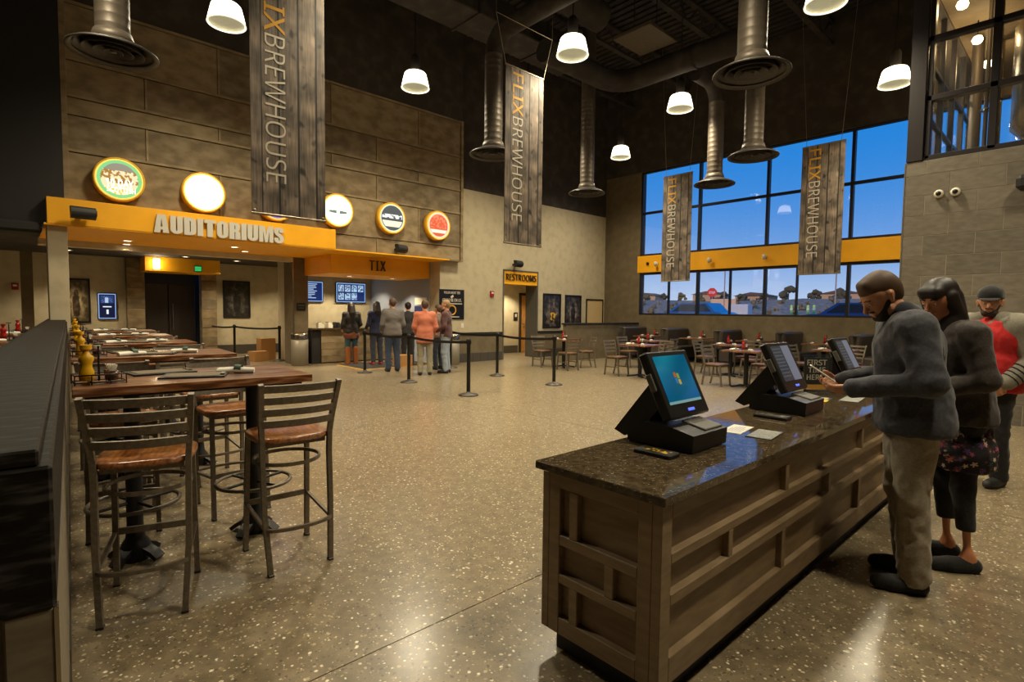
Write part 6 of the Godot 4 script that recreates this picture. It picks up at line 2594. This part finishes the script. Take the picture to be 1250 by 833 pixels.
	if s.get("collar", false):
		top_bones.append([J.neck + Vector3(-0.02, 0.01, 0.01), J.neck + Vector3(0.02, 0.01, 0.01), 0.066, 0.066])
	put_mesh(s.get("top_name", "jacket"), skin([field(top_bones, cell, 0.03, (low - 0.06) * k)], 0.006), s.top, p)
	if s.has("trousers"):
		var tr := skin([field(legs.call(0.008, s.get("loose", 0.012)), cell, 0.03, s.get("cuff", 0.045))], 0.008 if s.get("loose", 0.012) > 0.0 else 0.002)
		put_mesh(s.get("leg_name", "trousers"), tr, s.trousers, p)
	if s.has("skirt"):
		var y1: float = s.get("skirt_low", 0.66) * k
		put_mesh("skirt", skin([field([[J.pelvis + Vector3(-0.05, 0.06, 0), J.pelvis + Vector3(0.05, 0.06, 0), 0.135, 0.135], [Vector3(-0.08, y1 + 0.1, 0.0), Vector3(0.08, y1 + 0.1, 0.0), 0.14, 0.14], [J.pelvis, Vector3(0, y1 + 0.02, 0), 0.14, 0.18]], cell, 0.04, y1)], 0.01), s.skirt, p)
	for q in ["l", "r"]:
		var a: Vector3 = J["an" + q]
		var fx := a.x * 1.12
		var sh := [[Vector3(a.x, 0.042, a.z + 0.02), Vector3(fx, 0.04, a.z - 0.16), 0.04, 0.036], [Vector3(a.x, 0.036, a.z + 0.03), Vector3(fx, 0.036, a.z - 0.10), 0.038, 0.046], [Vector3(a.x, 0.03, a.z + 0.03), Vector3(fx, 0.03, a.z - 0.17), 0.03, 0.03]]
		if s.get("boots", 0.0) > 0.0:
			sh.append([Vector3(a.x, 0.05, a.z + 0.015), Vector3(a.x * 0.98, s.boots, a.z), 0.058, 0.072])
		elif not s.get("flats", false):
			sh.append([a, Vector3(a.x, 0.05, a.z + 0.01), 0.048, 0.045])
		put_mesh("shoe", skin([field(sh, minf(cell, 0.012), 0.02)]), s.shoes, p)
	# ---- hair or cap
	var hc: Material = s.hair
	var style: String = s.get("style", "short")
	var hr := [
		[hd.call(Vector3(0, 0.058, 0.028)), hd.call(Vector3(0, 0.066, -0.01)), 0.086 * k, 0.076 * k],
		[hd.call(Vector3(0, 0.03, 0.04)), hd.call(Vector3(0, 0.06, 0.02)), 0.08 * k, 0.083 * k]]
	if style == "short":
		hr.append([hd.call(Vector3(0, -0.01, 0.052)), hd.call(Vector3(0, 0.03, 0.04)), 0.058 * k, 0.076 * k])
		hr.append([hd.call(Vector3(-0.025, 0.105, -0.045)), hd.call(Vector3(0.03, 0.104, -0.04)), 0.026 * k, 0.026 * k])
	elif style == "long":
		hr.append([hd.call(Vector3(-0.03, 0.07, -0.06)), hd.call(Vector3(0.03, 0.07, -0.06)), 0.042 * k, 0.042 * k])
		var fall: float = s.get("hair_fall", 0.3)
		hr.append([hd.call(Vector3(0, 0.0, 0.06)), H + Vector3(0, -fall * 0.55, 0.085), 0.085 * k, 0.09])
		hr.append([H + Vector3(0, -fall * 0.55, 0.085), H + Vector3(0, -fall, 0.1), 0.09, 0.065])
		for q in [-1.0, 1.0]:
			hr.append([hd.call(Vector3(q * 0.06, 0.03, 0.0)), hd.call(Vector3(q * 0.075, -0.1, 0.03)), 0.045 * k, 0.035 * k])
			hr.append([hd.call(Vector3(q * 0.075, -0.1, 0.03)), H + Vector3(q * 0.07, -fall * 0.9, 0.06), 0.035 * k, 0.03])
	put_mesh("hair", skin([field(hr, minf(cell * 0.6, 0.008), 0.012)]), hc, p)
	if s.has("beard"):
		put_mesh("beard", skin([field([[hd.call(Vector3(-0.056, -0.02, -0.012)), hd.call(Vector3(-0.028, -0.078, -0.06)), 0.016, 0.024], [hd.call(Vector3(0.056, -0.02, -0.012)), hd.call(Vector3(0.028, -0.078, -0.06)), 0.016, 0.024], [hd.call(Vector3(-0.02, -0.086, -0.068)), hd.call(Vector3(0.02, -0.086, -0.068)), 0.026, 0.026], [hd.call(Vector3(-0.02, -0.04, -0.088)), hd.call(Vector3(0.02, -0.04, -0.088)), 0.008, 0.008]], 0.006, 0.015)]), s.beard, p)
	if s.has("cap"):
		put_mesh("cap", skin([field([[hd.call(Vector3(0, 0.075, 0.032)), hd.call(Vector3(0, 0.078, -0.012)), 0.088 * k, 0.082 * k], [hd.call(Vector3(0, 0.06, 0.03)), hd.call(Vector3(0, 0.062, -0.01)), 0.092 * k, 0.086 * k]], 0.007, 0.015, H.y + 0.035 * k)]), s.cap, p)
		put_mesh("cap_brim", skin([field([[hd.call(Vector3(-0.035, 0.048, -0.085)), hd.call(Vector3(0.035, 0.048, -0.085)), 0.04, 0.04, hb * Vector3.UP, 5.0], [hd.call(Vector3(-0.025, 0.042, -0.135)), hd.call(Vector3(0.025, 0.042, -0.135)), 0.04, 0.04, hb * Vector3.UP, 6.0]], 0.006, 0.012)]), s.cap, p)
	# eyes
	if cell < 0.016:
		for q in [-1.0, 1.0]:
			var st := S()
			blob(st, hd.call(Vector3(q * 0.031, 0.005, -0.083)), Vector3(0.012, 0.0085, 0.009), null, 0.0, 10, 6)
			put("eye", st, mat("eye_white", rgb(210, 204, 196), 0.2), p)
			st = S()
			blob(st, hd.call(Vector3(q * 0.031, 0.004, -0.0885)), Vector3(0.006, 0.006, 0.005), null, 0.0, 8, 6)
			put("iris", st, mat("eye_dark", rgb(34, 22, 16), 0.2), p)
			st = S()
			tube(st, [hd.call(Vector3(q * 0.016, 0.033, -0.096)), hd.call(Vector3(q * 0.032, 0.037, -0.094)), hd.call(Vector3(q * 0.05, 0.03, -0.082))], 0.0045, 6)
			put("eyebrow", st, hc, p)
	return p

func cloth(key: String, c: Color, spread := 0.06) -> StandardMaterial3D:
	var m := grained(key, c, spread, 0.9, 500 + M.size(), Vector3(5, 5, 5), 0.02)
	m.rim_enabled = true
	m.rim = 0.25
	m.rim_tint = 0.6
	return m

func build_people() -> void:
	var brown := mat("hair_brown", rgb(78, 54, 36), 0.6)
	var dark := mat("hair_dark", rgb(34, 24, 20), 0.5)
	var black := cloth("black_cloth", rgb(26, 24, 25))
	# man in the grey jacket
	var p := person("man-sized person in slate jacket and khaki trousers bending over the counter", Vector3(3.6, 0, -0.66), deg_to_rad(24), {
		"scale": 1.01, "bulk": 1.14, "cell": 0.012, "lean": Vector3(0, -0.012, -0.07), "head_off": Vector3(0, -0.035, -0.075), "head_nod": -0.62, "head_turn": 0.3,
		"joints": {"ell": Vector3(-0.285, 1.14, 0.0), "elr": Vector3(0.285, 1.14, 0.0), "wrl": Vector3(-0.13, 1.07, -0.31), "wrr": Vector3(0.08, 1.08, -0.33), "anl": Vector3(-0.12, 0.09, 0.02), "anr": Vector3(0.13, 0.09, 0.06), "knl": Vector3(-0.11, 0.5, -0.01), "knr": Vector3(0.115, 0.5, 0.0)},
		"palm_l": Vector3(0.6, 0.8, 0), "palm_r": Vector3(-0.6, 0.4, 0), "curl": 0.7, "puff": 0.012, "collar": true, "hem": 0.9, "top": cloth("slate_jacket", rgb(62, 62, 70)),
		"trousers": cloth("khaki", rgb(150, 138, 118)), "loose": 0.026, "shoes": black, "hair": brown, "style": "short", "beard": mat("beard_dark", rgb(44, 32, 26), 0.8), "skin": rgb(190, 134, 100)})
	var st := S()
	var collar := skin([field([[Vector3(-0.05, 1.47, -0.03), Vector3(0.05, 1.47, -0.03), 0.062, 0.062], [Vector3(-0.03, 1.50, -0.06), Vector3(0.03, 1.5, -0.06), 0.06, 0.06]], 0.01, 0.02)])
	put_mesh("collar", collar, cloth("collar_navy", rgb(34, 34, 44)), p)
	var phone := thing("phone", "pale phone in the hands of the person in slate jacket", "phone", Vector3(3.37, 1.15, -1.04), deg_to_rad(24))
	box(st, Vector3.ZERO, Vector3(0.075, 0.008, 0.15), 0.003, Basis(Vector3(1, 0, 0), 0.6))
	put("case", st, M.white_plastic, phone)
	st = S()
	box(st, Vector3(0, 0.005, 0.003), Vector3(0.066, 0.002, 0.13), 0.0, Basis(Vector3(1, 0, 0), 0.6))
	put("glass", st, M.plastic_black, phone)
	# woman beside him
	person("long-haired person in grey cardigan, floral tunic and black leggings", Vector3(4.1, 0, -0.52), deg_to_rad(34), {
		"scale": 0.985, "bulk": 0.96, "cell": 0.012, "lean": Vector3(0, -0.01, -0.07), "head_off": Vector3(0, -0.012, -0.05), "head_nod": -0.28, "head_turn": 0.55,
		"joints": {"ell": Vector3(-0.24, 1.15, 0.0), "elr": Vector3(0.25, 1.14, 0.05), "wrl": Vector3(-0.1, 1.05, -0.25), "wrr": Vector3(0.1, 1.05, -0.24)},
		"puff": 0.006, "hem": 0.93, "top_name": "cardigan", "top": cloth("cardigan", rgb(62, 54, 50)), "skirt": floral(), "skirt_low": 0.6,
		"trousers": black, "loose": 0.0, "leg_name": "leggings", "slim": 0.011, "cuff": 0.24, "flats": true, "shoes": black, "hair": dark, "style": "long", "hair_fall": 0.42, "skin": rgb(198, 130, 92)})
	# man with cap
	var c := person("person in black cap, red and grey raglan hoodie and black trousers", Vector3(6.3, 0, -0.62), deg_to_rad(66), {
		"scale": 0.99, "bulk": 1.2, "cell": 0.013, "head_turn": 0.45, "head_nod": -0.1, "head_off": Vector3(0, 0, -0.02), "puff": 0.012, "sleeve": 0.05,
		"joints": {"ell": Vector3(-0.3, 1.14, 0.06), "elr": Vector3(0.3, 1.12, 0.08), "wrl": Vector3(-0.2, 0.92, -0.12), "wrr": Vector3(0.2, 0.92, -0.12)},
		"hem": 0.9, "top_name": "hoodie_body", "top": cloth("red_cloth", rgb(190, 28, 30)), "trousers": black, "loose": 0.02, "shoes": mat("sneaker", rgb(40, 38, 38), 0.6), "hair": dark, "style": "short",
		"cap": black, "beard": mat("beard_dark", rgb(44, 32, 26), 0.8), "skin": rgb(190, 134, 100)})
	var sl := []
	for q in [-1.0, 1.0]:
		var a := Vector3(q * 0.185, 1.41, 0.02) * 0.99
		var e := Vector3(q * 0.3, 1.13, 0.07) * 0.99
		var w := Vector3(q * 0.2, 0.94, -0.11) * 0.99
		var m := skin([field([[a + Vector3(-q * 0.09, 0.035, 0), a, 0.098, 0.116], [a + Vector3(-q * 0.03, -0.05, 0), a, 0.115, 0.116], [a, e, 0.116, 0.088], [e, w, 0.086, 0.066]], 0.012, 0.02)])
		put_mesh("raglan_sleeve", m, cloth("grey_fleece", rgb(128, 122, 108)), c)
		for k in 4:
			st = S()
			tube(st, tilted_ring(e.lerp(w, 0.45 + k * 0.14), (w - e).normalized(), 0.079 - 0.004 * k), 0.007, 6, true)
			put("cuff_stripe", st, black, c)
	var hood := skin([field([[Vector3(-0.08, 1.45, 0.07), Vector3(0.08, 1.45, 0.07), 0.07, 0.07], [Vector3(-0.09, 1.46, 0.0), Vector3(-0.04, 1.41, -0.08), 0.04, 0.03], [Vector3(0.09, 1.46, 0.0), Vector3(0.04, 1.41, -0.08), 0.04, 0.03]], 0.012, 0.03)])
	put_mesh("hood", hood, M.grey_fleece, c)
	# people queueing at the ticket desk
	var far := 0.022
	person("dark-haired person in tan boots and denim standing at the ticket desk", Vector3(6.72, 0, -13.75), deg_to_rad(-10), {"style_far": true, "cell": far, "scale": 0.96, "top": cloth("dark_teal", rgb(46, 42, 40)), "skirt": cloth("rust", rgb(120, 66, 42)), "skirt_low": 0.72, "trousers": cloth("denim_teal", rgb(60, 92, 104)), "boots": 0.42, "shoes": cloth("tan_boot", rgb(168, 96, 44)), "hair": dark, "style": "long", "hair_fall": 0.3})
	person("person in navy top with dark hair at the ticket desk", Vector3(7.15, 0, -13.15), deg_to_rad(-5), {"style_far": true, "cell": far, "scale": 0.98, "top": cloth("navy", rgb(34, 40, 70)), "trousers": cloth("dark_denim", rgb(40, 44, 56)), "shoes": mat("red_shoe", rgb(150, 40, 36), 0.6), "hair": dark, "style": "long", "hair_fall": 0.25})
	person("broad person in grey shirt and blue jeans queueing at the ticket desk", Vector3(6.68, 0, -11.5), deg_to_rad(-14), {"style_far": true, "cell": far, "scale": 1.01, "bulk": 1.18, "top": cloth("grey_shirt", rgb(104, 96, 92)), "trousers": cloth("denim", rgb(52, 62, 84)), "loose": 0.02, "shoes": black, "hair": brown, "style": "short"})
	person("person in black coat with short dark hair beyond the grey shirt", Vector3(7.85, 0, -12.7), deg_to_rad(-25), {"style_far": true, "cell": far, "scale": 0.97, "top": cloth("black_coat", rgb(38, 36, 38)), "trousers": black, "shoes": black, "hair": dark, "style": "short"})
	person("slim person in taupe jumper behind the pink top", Vector3(7.8, 0, -11.2), deg_to_rad(10), {"style_far": true, "cell": far, "scale": 0.93, "top": cloth("taupe_jumper", rgb(112, 92, 78)), "trousers": cloth("dark_denim", rgb(40, 44, 56)), "shoes": black, "hair": brown, "style": "short"})
	person("person in salmon pink top and pale trousers at the end of the queue", Vector3(6.88, 0, -10.4), deg_to_rad(-30), {"style_far": true, "cell": far, "scale": 0.98, "bulk": 1.05, "top": cloth("salmon", rgb(196, 112, 84)), "hem": 0.82, "trousers": cloth("stone_cloth", rgb(140, 130, 106)), "shoes": black, "hair": brown, "style": "short"})
	person("person in maroon top and pale blue jeans at the end of the queue", Vector3(7.5, 0, -10.45), deg_to_rad(40), {"style_far": true, "cell": far, "scale": 0.99, "top": cloth("maroon", rgb(84, 52, 50)), "trousers": cloth("pale_denim", rgb(150, 160, 172)), "shoes": black, "hair": mat("hair_sandy", rgb(150, 116, 78), 0.6), "style": "short"})

func tilted_ring(c: Vector3, n: Vector3, r: float) -> Array:
	var a := n.cross(Vector3(0, 0, 1)).normalized()
	var b := n.cross(a)
	var o := []
	for i in 16:
		o.append(c + (a * cos(TAU * i / 16) + b * sin(TAU * i / 16)) * r)
	return o

func floral() -> StandardMaterial3D:
	var im := Image.create(128, 128, false, Image.FORMAT_RGB8)
	im.fill(rgb(30, 24, 30))
	var r := RandomNumberGenerator.new()
	r.seed = 8
	var tones := [rgb(150, 60, 84), rgb(196, 120, 110), rgb(96, 60, 110), rgb(206, 180, 160), rgb(60, 84, 96), rgb(160, 70, 50)]
	for i in 90:
		var x := r.randi() % 128
		var y := r.randi() % 128
		var c: Color = tones[r.randi() % 6]
		var R := 2 + r.randi() % 6
		for dy in range(-R, R + 1):
			for dx in range(-R, R + 1):
				if dx * dx + dy * dy <= R * R * (0.6 + 0.4 * sin(atan2(dy, dx) * 5.0)):
					im.set_pixel(posmod(x + dx, 128), posmod(y + dy, 128), c)
	var m := mat("floral", Color.WHITE, 0.9)
	m.albedo_texture = ImageTexture.create_from_image(im)
	tri(m, Vector3(3, 3, 3))
	return m
